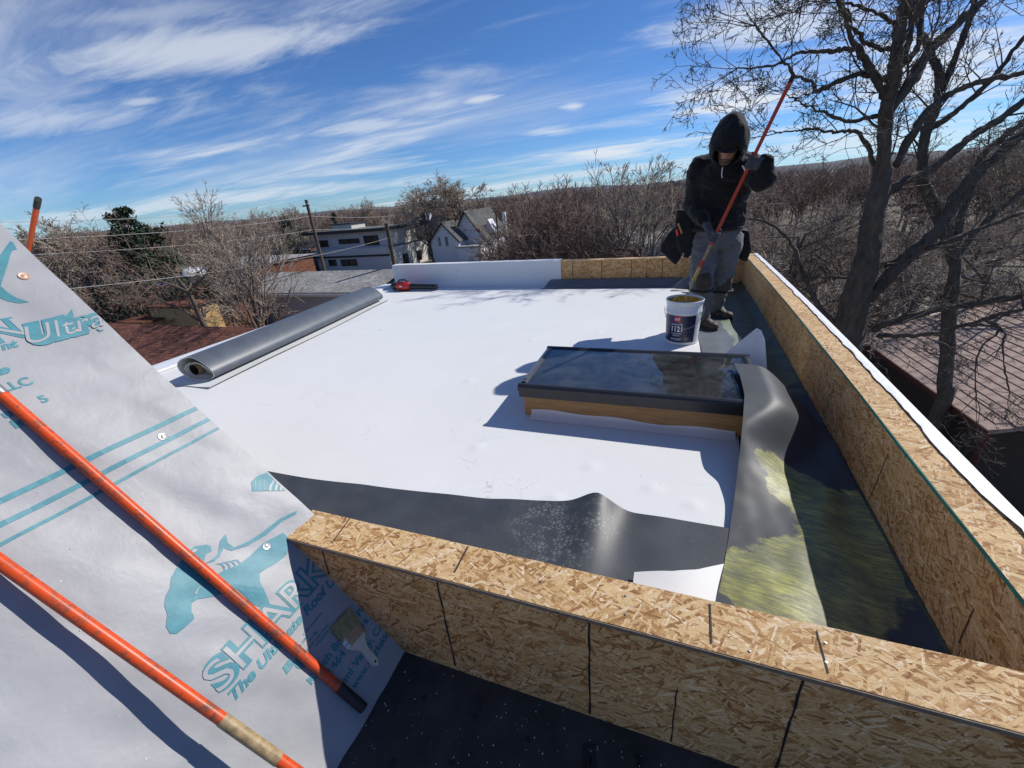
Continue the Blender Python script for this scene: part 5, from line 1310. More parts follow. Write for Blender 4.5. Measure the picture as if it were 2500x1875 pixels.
# the thicket on the right
rights = [('sprawl', 1880, 395, 32, 'bare tree just right of the worker under the raised glove'), ('sprawl2', 1960, 425, 28, 'bare tree between the worker and the huge trunk'), ('sprawl', 2060, 440, 26, 'bare tree seen behind the huge trunk'), ('sprawl2', 2240, 430, 27, 'bare tree behind the second trunk'), ('sprawl', 2340, 420, 32, 'bare tree right of the second trunk'), ('sprawl2', 2430, 400, 27, 'bare tree near the right edge above the parked car'), ('bush2', 1900, 590, 20, 'bare shrub outside the far right corner of the parapet'), ('sprawl', 2500, 450, 24, 'bare tree cut by the right edge of the photo'), ('round_', 2480, 260, 38, 'tallest far tree at the right edge'), ('bush2', 2330, 570, 28, 'bare shrub behind the parked car'), ('sprawl2', 1760, 425, 36, 'bare tree directly behind the worker'), ('bush2', 1700, 560, 30, 'bare shrub behind the tool belt'), ('bush2', 1960, 540, 33, 'bare shrub right of the far parapet corner'), ('sprawl', 2120, 470, 42, 'bare tree framed between the two dark trunks'), ('bush2', 2085, 530, 40, 'far bare shrub left of the second trunk'), ('sprawl2', 1920, 470, 46, 'far bare tree low behind the raised glove'), ('sprawl', 2010, 460, 52, 'far bare tree left of the huge trunk')]
for i, (k, x, yt, D, lb) in enumerate(rights):
    plant_at(k, x, yt, D, lb, 'thicket beyond the right parapet', 1.25)
# far wood that reads as one mass
R = random.Random(21); far = []
for i in range(800):
    xp = R.uniform(-150, 2700); D = 70+R.random()**1.5*420; d = Vector(wr(xp, hor(xp))); h = math.hypot(d.x, d.y); bx_, by_ = d.x/h*D, d.y/h*D
    if 30 < by_ < 82 and -64 < bx_ < -15: continue
    ht = R.uniform(6.2, 9.6)*(1+.0006*D); cr = ht*.36; z0 = GZ-min(max(D-150, 0)*.004, 3.5)
    far.append((bx_, by_, z0, bx_, by_, z0+ht*.5, .16, .10)); rt = .022+.00022*D
    for k in range(54 if D < 200 else 34):
        a = R.uniform(0, 6.28); f = R.uniform(.25, .62); s0 = np.array([bx_, by_, z0+ht*f]); e = np.array([bx_+math.cos(a)*cr*R.uniform(.2, 1), by_+math.sin(a)*cr*R.uniform(.2, 1), z0+ht*R.uniform(f+.05, 1.0)])
        mid = (s0+e)/2+rv(R)*.25; far.append((*s0, *mid, rt*1.6, rt*1.2)); far.append((*mid, *e, rt*1.2, rt*.6))
        for q in range(3):
            e2 = mid+(e-mid)*R.uniform(.2, 1); e3 = e2+rv(R)*.55+np.array([0, 0, .4]); far.append((*e2, *e3, rt*.8, rt*.5))
o = link('distant_woodland', seg_mesh('distant_woodland', far, 3), M_RTWIG); tag(o, 'brown mass of distant bare treetops along the horizon', 'woodland', kind='stuff')

# ---- the big tree on the right, limbs laid out one by one
TY = 11.0
bt = thing('bare_tree', (onY(2060, 860, TY).x, TY, GZ), 'huge dark bare tree with spreading limbs beyond the right parapet', 'tree')
limbs = []
def zq(o, pts): return [(o[0]+x*.31646, o[1]+y*.31646) for x, y in pts]
Z1 = (1800, 0); Z2 = (1800, 500)
def LM(o, pts, r0, r1, dy0=0.0, dy1=0.0, tw=1.0, g=0): limbs.append((zq(o, pts), r0, r1, dy0, dy1, tw, g))
LM(Z2, [(760, 1659), (800, 1250), (860, 950), (930, 650), (1000, 420), (1040, 180), (1090, -100), (1130, -300)], .46, .23, 0, 0, .25)
LM(Z1, [(1115, 1420), (1130, 1200), (1150, 850), (1205, 650), (1220, 400), (1300, 0), (1310, -60)], .24, .12, 0, -.6)
LM(Z1, [(1150, 860), (1350, 620), (1480, 400), (1640, 240), (1870, 30), (1960, -60)], .20, .09, 0, 1.0)
LM(Z1, [(1150, 820), (1090, 620), (900, 330), (830, 120), (760, -40)], .13, .05, 0, -1.2)
LM(Z1, [(1190, 620), (1000, 570), (850, 600), (610, 700), (590, 650), (450, 580), (350, 470), (140, 200)], .11, .022, 0, -1.6)
LM(Z1, [(900, 370), (700, 395), (480, 410), (300, 500), (0, 530)], .075, .018, -.6, -1.6)
LM(Z1, [(1110, 890), (870, 930), (700, 880), (500, 800), (380, 720)], .08, .016, 0, -1.2)
LM(Z1, [(1060, 1280), (940, 1030), (750, 1020), (560, 990), (430, 1020), (230, 1010)], .08, .014, .2, -.9)
LM(Z1, [(1230, 560), (1330, 280), (1370, 0), (1375, -60)], .11, .06, .2, .5)
LM(Z1, [(1250, 520), (1390, 380), (1420, 150), (1460, -60)], .10, .05, .3, .9)
LM(Z1, [(1220, 380), (1000, 340), (900, 200), (780, 20)], .08, .03, .2, -.8)
LM(Z1, [(1240, 200), (1100, 100), (900, 40), (600, -60)], .07, .02, -.3, -1.0)
LM(Z1, [(1430, 1420), (1440, 1100), (1540, 800), (1560, 600), (1490, 400), (1410, 200), (1400, -50)], .20, .08, 2, 2, 1, 1)
LM(Z1, [(1560, 700), (1640, 550), (1740, 300), (1830, 60), (1850, -60)], .15, .06, 2, 2.4, 1, 1)
LM(Z1, [(1220, 1270), (1400, 950), (1560, 780), (1800, 650), (2212, 560), (2400, 500)], .15, .06, .2, .8)
LM(Z1, [(1440, 1020), (1700, 850), (1960, 620), (2212, 280), (2400, 100)], .13, .05, 2, 2.0, 1, 1)
LM(Z1, [(1110, 1520), (1300, 1400), (1500, 1310), (1650, 1180), (1850, 1030), (2212, 790), (2420, 640)], .17, .10, 0, .9)
LM(Z2, [(1670, 350), (1760, 0), (1880, -350), (2000, -480), (2212, -640), (2420, -780)], .16, .10, 2.0, 2.6, 1, 1)
LM(Z2, [(1010, 720), (1300, 420), (1550, 200), (1720, -100), (1950, -330), (2300, -620)], .26, .15, .1, .9)
LM(Z2, [(1060, 950), (1200, 900), (1600, 800), (2212, 700), (2450, 660)], .16, .09, 0, -.4)
LM(Z2, [(1080, 1010), (1450, 1000), (1750, 930), (2212, 800)], .11, .05, -.1, -.7)
LM(Z2, [(830, 1000), (640, 800), (520, 560), (420, 300), (200, 130), (30, 105)], .13, .03, 0, .2)
LM(Z2, [(900, 560), (600, 560), (360, 620)], .07, .02, .2, -.3)
LM(Z2, [(1080, 480), (1500, 330), (1850, 190), (2212, 60)], .13, .06, .3, .7)
LM(Z2, [(1600, 1500), (1620, 1000), (1650, 700), (1680, 480), (1600, 200), (1430, -161)], .27, .20, 2, 2, .3, 1)
LM(Z2, [(1680, 480), (1760, 300), (2000, 60), (2250, -150)], .14, .08, 2.0, 2.4, 1, 1)
LM(Z2, [(1750, 930), (2020, 960), (1850, 1150), (1840, 1480)], .05, .02, -.5, -1.0, .7)
LM(Z2, [(1900, 890), (2040, 970), (2050, 1150), (2100, 1450)], .04, .016, -.55, -1.0, .7)
cfgT = dict(BASE); cfgT.update(step=[.2, .15, .12, .1], wig=[.15, .19, .22, .24], up=[.06, .07, .05, .03], kids=[6, 4, 3], k0=[.12, .1, .1], ang=[(.5, 1.1), (.45, 1.0), (.4, 1.0)], len=[(.35, .7), (.35, .65), (.3, .6)], rr=.58, minr=.0048)
bt2 = thing('bare_tree', (onY(2310, 980, TY+2).x, TY+2, GZ), 'second dark bare tree right behind the huge tree', 'tree')
for grp, root in ((0, bt), (1, bt2)):
    thick = MB(); twig = [[] for _ in range(5)]; R = random.Random(77+grp)
    for (pts, r0, r1, dy0, dy1, tw, g_) in limbs:
        if g_ != grp: continue
        if r0 < .4: r0, r1 = r0*.55, r1*.56
        else: r0, r1 = r0*.86, r1*.60
        n = len(pts); P = [np.array(onY(x, y, TY+dy0+(dy1-dy0)*i/(n-1))) for i, (x, y) in enumerate(pts)]
        Q = []
        for i in range(n-1):                                         # smooth + knobbly
            p_1, p0, p1, p2 = P[max(i-1, 0)], P[i], P[i+1], P[min(i+2, n-1)]
            for k in range(9):
                f = k/9; Q.append(.5*((2*p0)+(p1-p_1)*f+(2*p_1-5*p0+4*p1-p2)*f*f+(3*p0-p_1-3*p1+p2)*f**3)+rv(R)*.008)
        Q.append(P[-1]); tot = len(Q)-1
        thick.tube(Q, [(r0+(r1-r0)*(i/tot)**.75)*R.uniform(.97, 1.03) for i in range(tot+1)], 18)
        for i in range(tot):
            k0, k1 = (i/tot)**.75, ((i+1)/tot)**.75; ra = r0+(r1-r0)*k0; rb = r0+(r1-r0)*k1; e = (Q[i+1]-Q[i])*.06
            L_ = np.linalg.norm(Q[i+1]-Q[i]); m_n = L_*2.3*tw*(1.0 if ra < .13 else .5)
            for _ in range(int(m_n)+(R.random() < m_n % 1)):
                d = Q[i+1]-Q[i]; d /= np.linalg.norm(d); ax = np.cross(d, rv(R)); ax /= np.linalg.norm(ax); an = R.uniform(.5, 1.2); cd = d*math.cos(an)+ax*math.sin(an); cd[2] += .15
                grow(twig, R, Q[i], cd, R.uniform(.5, 1.6), min(max(ra*.34, .011), .028), 0, 3, cfgT)
        for _ in range(5 if r1 < .032 else 0): grow(twig, R, Q[-1], (Q[-1]-Q[-3])/np.linalg.norm(Q[-1]-Q[-3])+rv(R)*.35, R.uniform(.5, 1.1), r1*.8, 0, 3, cfgT)
    gx = (onY(1800+760*.31646, 500+1659*.31646, TY), onY(1800+1600*.31646, 500+1500*.31646, TY+2))[grp]; rr0 = (.40, .16)[grp]
    thick.tube([(gx.x+.02, gx.y, gx.z+.4), (gx.x, gx.y, gx.z), (gx.x-.1, gx.y, GZ-.3)], [rr0*.96, rr0, rr0*1.35], 12)
    org_ = PORG[root.name]
    def shift(S): A_ = np.array(S, np.float64); A_[:, 0:3] -= np.array(org_); A_[:, 3:6] -= np.array(org_); return A_
    thick.v = [tuple(Vector(q_)+.030*mnoise.noise_vector(Vector((q_[0]*7, q_[1]*7, q_[2]*1.6)))+.016*mnoise.noise_vector(Vector((q_[0]*19, q_[1]*19, q_[2]*5)))) for q_ in thick.v]
    thick.build('trunk', M_DBARK, root, smooth='all', uv=False); link('crown', seg_mesh('crown', shift([x for l in twig for x in l]), 3), M_DTWIG, root)

# ---- evergreens
M_NEED = plain('dark_pine_needles', (.030, .052, .024), .8, .4, 3, bstr=0)
def conifer(name, xp, ytop, D, width, label, seed, dens=1.0):
    d = Vector(wr(xp, hor(xp))); h = math.hypot(d.x, d.y); x, y = d.x/h*D, d.y/h*D; dt = Vector(wr(xp, ytop)); zt = H+D*dt.z/math.hypot(dt.x, dt.y); ht = zt-GZ
    root = thing(name, (x, y, GZ), label, 'tree'); R = random.Random(seed); tr = [(0, 0, -.1, 0, 0, ht*.97, ht*.022, .03)]; nb = []; mb = MB()
    for k in range(int(60*dens)):
        f = R.uniform(.08, .98); z = ht*f; L_ = width*(1-f)**.75*R.uniform(.65, 1.15)+.15; a = R.uniform(0, 6.28); dr = R.uniform(-.35, .15)
        e = np.array([math.cos(a)*L_, math.sin(a)*L_, z+dr*L_]); s0 = np.array([0, 0, z]); tr.append((*s0, *e, .05, .015))
        for q in range(int(60*dens)):
            g_ = R.uniform(.2, 1.05); c = s0+(e-s0)*g_+rv(R)*.16*L_**.5; u_ = rv(R); u_ /= np.linalg.norm(u_); w_ = np.cross(u_, rv(R)); w_ /= np.linalg.norm(w_); s = R.uniform(.10, .25)
            mb.add([c-u_*s, c+w_*s*.35, c+u_*s, c-w_*s*.35], [(0, 1, 2, 3)])
    link('trunk', seg_mesh('trunk', tr, 5), M_DBARK, root); mb.build('crown', M_NEED, root, org=(0, 0, 0), uv=False)
conifer('evergreen_tree', 318, 502, 40, 5.6, 'large dark evergreen at left beneath the power lines', 4, 1.5)
conifer('evergreen_tree', 812, 517, 100, 2.2, 'small pointed dark cypress beyond the modern house', 5)
conifer('evergreen_tree', 688, 530, 75, 4.0, 'dark evergreen left of the leaning utility pole', 6)
# ================================================================ houses, poles, wires, car
def lin(c): return c
M_GWALL = plain('grey_stucco', (.50, .50, .52), .85, .06, 3); M_CREAM = plain('cream_stucco', (.62, .60, .54), .85, .05, 3); M_BTRIM = plain('black_trim', (.018, .018, .02), .6, .2); M_WSID = plain('white_siding', (.66, .68, .72), .7, .04, 3)

def shingle_mat(name, col, w=.30, h=.14, mort=.012, var=.3, cs=1.0):
    mt, t, p = newmat(name); tc = nd(t, 'ShaderNodeTexCoord')
    bk = nd(t, 'ShaderNodeTexBrick'); bk.offset = .5
    for nm, v_ in (('Scale', 1.0), ('Mortar Size', mort), ('Mortar Smooth', .3), ('Bias', 0.0), ('Brick Width', w), ('Row Height', h)): bk.inputs[nm].default_value = v_
    bk.inputs['Color1'].default_value = tuple(k*(1-var) for k in col)+(1,); bk.inputs['Color2'].default_value = tuple(k*(1+var) for k in col)+(1,); bk.inputs['Mortar'].default_value = tuple(k*.45 for k in col)+(1,)
    t.links.new(tc.outputs['UV'], bk.inputs[0]); n = noise(t, tc.outputs['UV'], .5, 6, .7); g_ = noise(t, tc.outputs['UV'], 9, 4, .7)
    c = mixc(t, 1.0, bk.outputs['Color'], maprange(t, n, .3, .7, .72, 1.25), 'MULTIPLY'); c = mixc(t, 1.0, c, maprange(t, g_, .3, .7, .75, 1.25), 'MULTIPLY')
    t.links.new(c, p.inputs['Base Color']); p.inputs['Roughness'].default_value = .92; p.inputs['Specular IOR Level'].default_value = .2
    bump(t, p, mth(t, 'ADD', mth(t, 'MULTIPLY', bk.outputs['Fac'], -1.0), g_), .5, .012); return mt
M_SHG = shingle_mat('grey_shingles', (.125, .125, .12)); M_SHL = shingle_mat('pale_grey_shingles', (.34, .335, .32)); M_SHR = shingle_mat('red_brown_shingles', (.20, .085, .058)); M_SHD = shingle_mat('dark_shingles', (.05, .05, .055))
M_BRICK = shingle_mat('red_brick_wall', (.22, .095, .06), .22, .075, .01); M_TAN = plain('tan_plywood_box', (.50, .33, .15), .75, .12, 3); M_PANE = plain('dark_window_pane', (.02, .024, .03), .08, .1, bstr=0); M_WTR = plain('white_trim', (.7, .7, .7), .6, .05); M_SHW = plain('brown_shed_wall', (.055, .04, .03), .85, .15, 3); M_SHB = plain('brown_shingle', (.37, .27, .22), .9, .25, 5, 20, .5, .01); M_RTRIM = plain('red_brown_trim', (.12, .035, .025), .7)
M_CONC = plain('pale_concrete', (.42, .37, .30), .9, .15, .8, 8, .3, .02); M_POLEW = plain('weathered_pole_wood', (.10, .075, .055), .9, .3, 2)
def gwin(root, Y, x0, y0, x1, y1, fr=M_BTRIM, t=.05):
    """window from its pixel rectangle on the facade plane Y"""
    a = onY((x0+x1)/2, (y0+y1)/2, Y); wdt = (onY(x1, (y0+y1)/2, Y)-onY(x0, (y0+y1)/2, Y)).length; hgt = (onY((x0+x1)/2, y0, Y)-onY((x0+x1)/2, y1, Y)).length
    m_ = MB()
    for (cx_, cz_, sx_, sz_) in ((0, hgt/2, wdt+.16, .09), (0, -hgt/2, wdt+.16, .09), (-wdt/2, 0, .09, hgt-.1), (wdt/2, 0, .09, hgt-.1), (0, 0, .06, hgt-.1)): m_.box((a.x+cx_, Y-.05, a.z+cz_), (sx_, .12, sz_))
    w = m_.build('window', fr, root); p = MB(); p.box((a.x, Y-.02, a.z), (wdt, .03, hgt)); p.build('pane', M_PANE, w)
def gable_y(m_, x0, x1, y0, y1, ze, zr, ov=.3, th=.18, xm=None):
    """two roof slopes, ridge along Y"""
    xm = (x0+x1)/2 if xm is None else xm; k = (zr-ze)/(xm-x0)
    for xa in (x0, x1):
        s = -1 if xa == x0 else 1; xo = xa+s*ov; zo = ze-k*ov
        m_.prism([(xo, y0-ov, zo), (xm, y0-ov, zr), (xm, y0-ov, zr+th), (xo, y0-ov, zo+th)], (0, y1-y0+2*ov, 0))
def gable_x(m_, x0, x1, y0, y1, ze, zr, ov=.3, th=.18):
    ym = (y0+y1)/2; k = (zr-ze)/(ym-y0)
    for ya in (y0, y1):
        s = -1 if ya == y0 else 1; yo = ya+s*ov; zo = ze-k*ov
        m_.prism([(x0-ov, yo, zo), (x0-ov, ym, zr), (x0-ov, ym, zr+th), (x0-ov, yo, zo+th)], (x1-x0+2*ov, 0, 0))
def fixn(o):
    bm = bmesh.new(); bm.from_mesh(o.data); bmesh.ops.recalc_face_normals(bm, faces=bm.faces); bm.to_mesh(o.data); bm.free(); return o
# ---- modern flat-roofed house
Y0 = 55.0
xa = onY(770, 600, Y0).x; xb = onY(946, 590, Y0).x; zr = onY(850, 566, Y0).z; zm = onY(850, 622, Y0).z; zb = GZ
mh = thing('modern_house', ((xa+xb)/2, Y0, GZ), 'modern two-storey grey and cream house with black flat roof edges', 'house')
m_ = MB(); m_.bx(xa, xb, Y0, Y0+8, zm+.01, zr); m_.build('upper_wall', M_GWALL, mh)
m_ = MB(); m_.bx(xa-.4, xb+.6, Y0-1.0, Y0+14, GZ, zm); m_.build('lower_wall', M_GWALL, mh)
m_ = MB(); m_.bx(xb+.602, xb+.68, Y0-1.0, Y0+14, GZ, zm+.9); m_.bx(xb+.002, xb+.1, Y0-.02, Y0+8, zm+.01, zr); m_.build('side_wall', M_CREAM, mh)
m_ = MB(); m_.bx(xa-1.0, xb+.5, Y0-1.1, Y0+8.5, zr+.001, zr+.26); m_.build('roof', M_SHG, mh)
m_ = MB(); m_.bx(xa-1.05, xb+.55, Y0-1.16, Y0-1.101, zr-.12, zr+.32); m_.bx(xb+.501, xb+.56, Y0-1.1, Y0+8.5, zr-.12, zr+.32); m_.build('roof_fascia', M_BTRIM, mh)
m_ = MB(); m_.bx(xa-.5, xb+.72, Y0-1.15, Y0-1.005, zm-.28, zm-.02); m_.bx(xb+.685, xb+.76, Y0-1, Y0+14, zm+.9, zm+1.05); m_.build('storey_band', M_BTRIM, mh)
m_ = MB(); m_.bx(xa-.3, xb+.55, Y0-1.1, Y0-.98, zm+.001, zm+1.0); m_.build('balcony_wall', M_GWALL, mh)
for r_ in ((780, 588, 801, 602), (828, 584, 877, 594), (890, 576, 924, 598)): gwin(mh, Y0, *r_)
for r_ in ((804, 635, 821, 648), (834, 634, 871, 648), (760, 640, 778, 660)): gwin(mh, Y0-1.0, *r_)
for k in range(3):
    m_ = MB(); yy = Y0+2.2+k*4.0; m_.bx(xb+.68, xb+.74, yy, yy+1.5, zm-2.1, zm-.55); w = m_.build('window', M_BTRIM, mh); p = MB(); p.bx(xb+.741, xb+.75, yy+.12, yy+1.38, zm-1.98, zm-.67); p.build('pane', M_PANE, w)
m_ = MB(); m_.bx(xa+1.5, xa+5.5, Y0+3, Y0+6.5, zr+.262, zr+1.0); m_.build('rooftop_box', M_CREAM, mh); m_ = MB(); m_.bx(xa+1.3, xa+5.7, Y0+2.8, Y0+6.7, zr+1.001, zr+1.15); m_.build('rooftop_box_lid', M_BTRIM, mh)
# ---- white gabled house
Y1 = 60.0
q = lambda x, y: onY(x, y, Y1)
x0 = q(1052, 585).x; x1 = q(1118, 582).x; za = q(1078, 545).z; ze = q(1052, 588).z
wh = thing('white_house', ((x0+x1)/2, Y1, GZ), 'white house with steep gables and grey-green shingle roof', 'house')
xm = (x0+x1)/2
m_ = MB(); m_.bx(x0, x1, Y1, Y1+6, GZ, ze); m_.prism([(x0, Y1, ze), (x1, Y1, ze), (xm, Y1, za)], (0, 6, 0)); fixn(m_.build('front_gable_wall', M_WSID, wh))
m_ = MB(); gable_y(m_, x0, x1, Y1, Y1+6, ze, za, .35); fixn(m_.build('front_roof', M_SHG, wh))
X0 = q(1085, 585).x; X1 = q(1160, 582).x; ZA = q(1106, 524).z+.2; ZE = q(1160, 582).z; XM = (X0+X1)/2
m_ = MB(); m_.bx(X0, X1, Y1+3, Y1+13, GZ, ZE); m_.prism([(X0, Y1+3, ZE), (X1, Y1+3, ZE), (XM, Y1+3, ZA)], (0, 10, 0)); fixn(m_.build('main_wall', M_WSID, wh))
m_ = MB(); gable_y(m_, X0, X1, Y1+3, Y1+13, ZE, ZA, .4); fixn(m_.build('main_roof', M_SHG, wh))
for s_, xx, yy, za_, ze_, hw__ in ((0, xm, Y1-.36, za, ze, (x1-x0)/2), (1, XM, Y1+2.58, ZA, ZE, (X1-X0)/2)):
    k = (za_-ze_)/hw__; m_ = MB()
    for sg in (-1, 1): m_.prism([(xx, yy, za_+.16), (xx, yy, za_-.14), (xx+sg*(hw__+.4), yy, za_-.14-k*(hw__+.4)), (xx+sg*(hw__+.4), yy, za_+.16-k*(hw__+.4))], (0, -.08, 0))
    fixn(m_.build('gable_trim', M_BTRIM, wh))
for r_ in ((1070, 578, 1077, 602), (1087, 577, 1095, 601)): gwin(wh, Y1, *r_, M_WTR)
gwin(wh, Y1+3, 1128, 573, 1136, 584, M_BTRIM)
m_ = MB(); m_.bx(x1+.002, X1+1.0, Y1-.6, Y1+2.99, GZ, ze-1.2); m_.build('porch_block', M_WSID, wh); m_ = MB(); m_.bx(x1-.2, X1+1.2, Y1-.8, Y1+2.98, ze-1.199, ze-1.0); m_.build('porch_roof', M_SHL, wh)
m_ = MB(); yy = Y1+6; m_.prism([(X1-1.0, yy, ZE+.3), (X1+.9, yy, ZE+.3), (X1-.2, yy, ZE+2.3)], (0, 2, 0)); fixn(m_.build('dormer', M_WSID, wh))
m_ = MB(); m_.bx(q(1180, 548).x, q(1180, 548).x+.5, Y1+8, Y1+8.5, ZE, ZA-.6); m_.build('vent_pipe', M_WTR, wh)
# ---- dark-roofed house between the two
Y2 = 66.0; q = lambda x, y: onY(x, y, Y2)
x0 = q(985, 560).x; x1 = q(1062, 560).x; dh = thing('dark_roof_house', ((x0+x1)/2, Y2, GZ), 'house with dark shingle roof between the modern house and the white house', 'house')
m_ = MB(); m_.bx(x0, x1, Y2, Y2+9, GZ, q(1020, 590).z); m_.build('wall', M_GWALL, dh); m_ = MB(); gable_x(m_, x0, x1, Y2, Y2+9, q(1020, 590).z, q(1020, 533).z); fixn(m_.build('roof', M_SHD, dh))
m_ = MB(); m_.bx(q(1012, 530).x, q(1012, 530).x+.8, Y2+3.6, Y2+4.4, q(1012, 540).z-.6, q(1012, 524).z); m_.build('chimney', M_WTR, dh)
for r_ in ((1012, 592, 1022, 604), (1028, 590, 1040, 603)): gwin(dh, Y2, *r_)
# ---- low houses on the left
def low_house(name, label, Y, xl, xr_, yeave, yridge, wall, roof, depth=8, wins=(), hip=False, cat='house'):
    q = lambda x, y: onY(x, y, Y); xm_ = (xl+xr_)/2; x0, x1 = q(xl, yeave).x, q(xr_, yeave).x; ze, zr_ = q(xm_, yeave).z, onY(xm_, yridge, Y+depth/2).z
    r = thing(name, ((x0+x1)/2, Y, GZ), label, cat); m_ = MB(); m_.bx(x0, x1, Y, Y+depth, GZ, ze); m_.build('wall', wall, r); m_ = MB()
    if hip:
        o = .4; i = min(depth/2, (x1-x0)*.3); ym_ = Y+depth/2
        b = [(x0-o, Y-o, ze), (x1+o, Y-o, ze), (x1+o, Y+depth+o, ze), (x0-o, Y+depth+o, ze), (x0+i, ym_, zr_), (x1-i, ym_, zr_)]
        m_.add(b, [(0, 1, 5, 4), (1, 2, 5), (2, 3, 4, 5), (3, 0, 4), (3, 2, 1, 0)])
    else: gable_x(m_, x0, x1, Y, Y+depth, ze, zr_)
    fixn(m_.build('roof', roof, r))
    m_ = MB(); m_.bx(x0-.42, x1+.42, Y-.46, Y-.405, ze-.2, ze+.02); m_.build('eave_trim', M_WTR, r)
    for w in wins: gwin(r, Y, *w, M_WTR)
    return r
low_house('brick_bungalow', 'brick bungalow with pale grey hipped roof seen through branches', 30, 480, 612, 652, 628, M_BRICK, M_SHL, 8, ((585, 655, 605, 668), (500, 662, 520, 676)), True)
low_house('brick_house', 'brick house with white framed window left of the bungalow', 26, 355, 470, 692, 668, M_BRICK, M_SHD, 8, ((373, 695, 400, 712),), True)
low_house('grey_garage', 'long garage with pale grey shingle roof beside the modern house', 27, 540, 905, 716, 668, M_GWALL, M_SHL, 9)
low_house('navy_roof_house', 'house with blue-black roof behind the branches left of the modern house', 58, 665, 758, 608, 588, M_BRICK, M_SHD, 8)
low_house('flat_commercial', 'low distant building with white eave line behind the reddish thicket', 95, 1370, 1470, 512, 503, M_GWALL, M_SHD, 14, cat='building')
low_house('low_grey_building', 'low grey roofed building behind the slender trees', 62, 1440, 1640, 600, 566, M_GWALL, M_SHL, 16, cat='building')
m_ = MB(); a = onY(466, 662, 25.5); m_.lathe((a.x, 25.6, a.z-.35), [(1.1, 0), (.9, .35), (.5, .6), (.05, .7)], 18, True); o = m_.build('awning', M_WTR, None, smooth=40); tag(o, 'small white domed awning near the brick houses', 'awning')
# ---- red roofed neighbour just below, with two tan boxes
rh = thing('red_roof_house', (-17, 12, GZ), 'red-brown shingled neighbouring house right below the roof edge', 'house')
zr1 = onY(540, 798, 11.0).z; xr1 = onY(860, 800, 11.0).x
m_ = MB(); m_.bx(-27, xr1, 7.0, 15.0, GZ, zr1-1.7); m_.build('wall', M_BRICK, rh); m_ = MB(); gable_x(m_, -27, xr1, 7.0, 15.0, zr1-1.7, zr1-.18, .5); fixn(m_.build('roof', M_SHR, rh))
zr2 = onY(330, 700, 22.0).z
m_ = MB(); m_.bx(-52, -34, 18, 26, GZ, zr2-1.7); m_.build('rear_wall', M_BRICK, rh); m_ = MB(); gable_x(m_, -52, -34, 18, 26, zr2-1.7, zr2-.18, .5); fixn(m_.build('rear_roof', M_SHR, rh))
def tanbox(x0_, x1_, y, Y, d, lab):
    a, b_ = onY(x0_, y, Y), onY(x1_, y, Y); z = (a.z+b_.z)/2; r = thing('plywood_box', ((a.x+b_.x)/2, Y, GZ), lab, 'shed'); m_ = MB(); m_.bx(a.x, b_.x, Y, Y+d, GZ, z); m_.build('box_wall', M_TAN, r); m_ = MB(); m_.bx(a.x-.1, b_.x+.1, Y-.1, Y+d+.1, z+.001, z+.1); m_.build('box_lid', M_SHR, r)
tanbox(288, 352, 790, 15.8, 1.6, 'tan plywood shed nearest the grey slope, behind the red roof'); tanbox(362, 462, 752, 17.0, 1.8, 'wider tan plywood shed behind the leaning branch')
# ---- shed on the right with single shingles
ZS = -4.7
c0 = onz(2413, 1053, ZS); c1 = onz(2173, 880, ZS); e1 = (c1-c0); e1.z = 0; Ls = e1.length+3.0; e1.normalize(); e2 = Vector((e1.y, -e1.x, 0))
sh = thing('shed', (c0.x, c0.y, GZ), 'brown shed with shingled roof below the right parapet', 'shed')
Wd = 5.2
def shp(a, b, z): p = c0+e1*a+e2*b; return (p.x, p.y, z)
m_ = MB(); m_.prism([shp(.25, .25, GZ), shp(Ls, .25, GZ), shp(Ls, Wd, GZ), shp(.25, Wd, GZ)], (0, 0, ZS-GZ-.12)); fixn(m_.build('wall', M_SHW, sh))
pit = .30
m_ = MB(); m_.prism([shp(0, 0, ZS), shp(Ls, 0, ZS), shp(Ls, Wd, ZS+Wd*pit), shp(0, Wd, ZS+Wd*pit)], (0, 0, -.10)); fixn(m_.build('roof_deck', M_SHB, sh))
m_ = MB(); m_.prism([shp(-.02, -.03, ZS-.13), shp(Ls, -.03, ZS-.13), shp(Ls, -.004, ZS-.13), shp(-.02, -.004, ZS-.13)], (0, 0, .15)); fixn(m_.build('fascia', M_RTRIM, sh))
m_ = MB(); m_.prism([shp(.22, .2, GZ), shp(.4, .2, GZ), shp(.4, .245, GZ), shp(.22, .245, GZ)], (0, 0, ZS-GZ-.13)); fixn(m_.build('corner_trim', M_RTRIM, sh))
sl_ = Vector((e2.x, e2.y, pit)).normalized(); nrm = e1.cross(sl_); nrm = nrm if nrm.z > 0 else -nrm
CW, CH = .44, .25
proto_me = bpy.data.meshes.new('shingle'); t_ = MB(); u1, u2 = e1*(CW*.975), sl_*(CH*1.25)
pv = [Vector((0, 0, 0)), u1, u1+u2, u2]; t_.prism([p+nrm*(.030 if i < 2 else .006) for i, p in enumerate(pv)], -nrm*.014); proto_me.from_pydata(t_.v, [], t_.f); bm = bmesh.new(); bm.from_mesh(proto_me); bmesh.ops.recalc_face_normals(bm, faces=bm.faces); bm.to_mesh(proto_me); bm.free(); proto_me.materials.append(M_SHB)
cnt = 0; rs_ = random.Random(9); rest = MB()
o0 = PORG[sh.name]
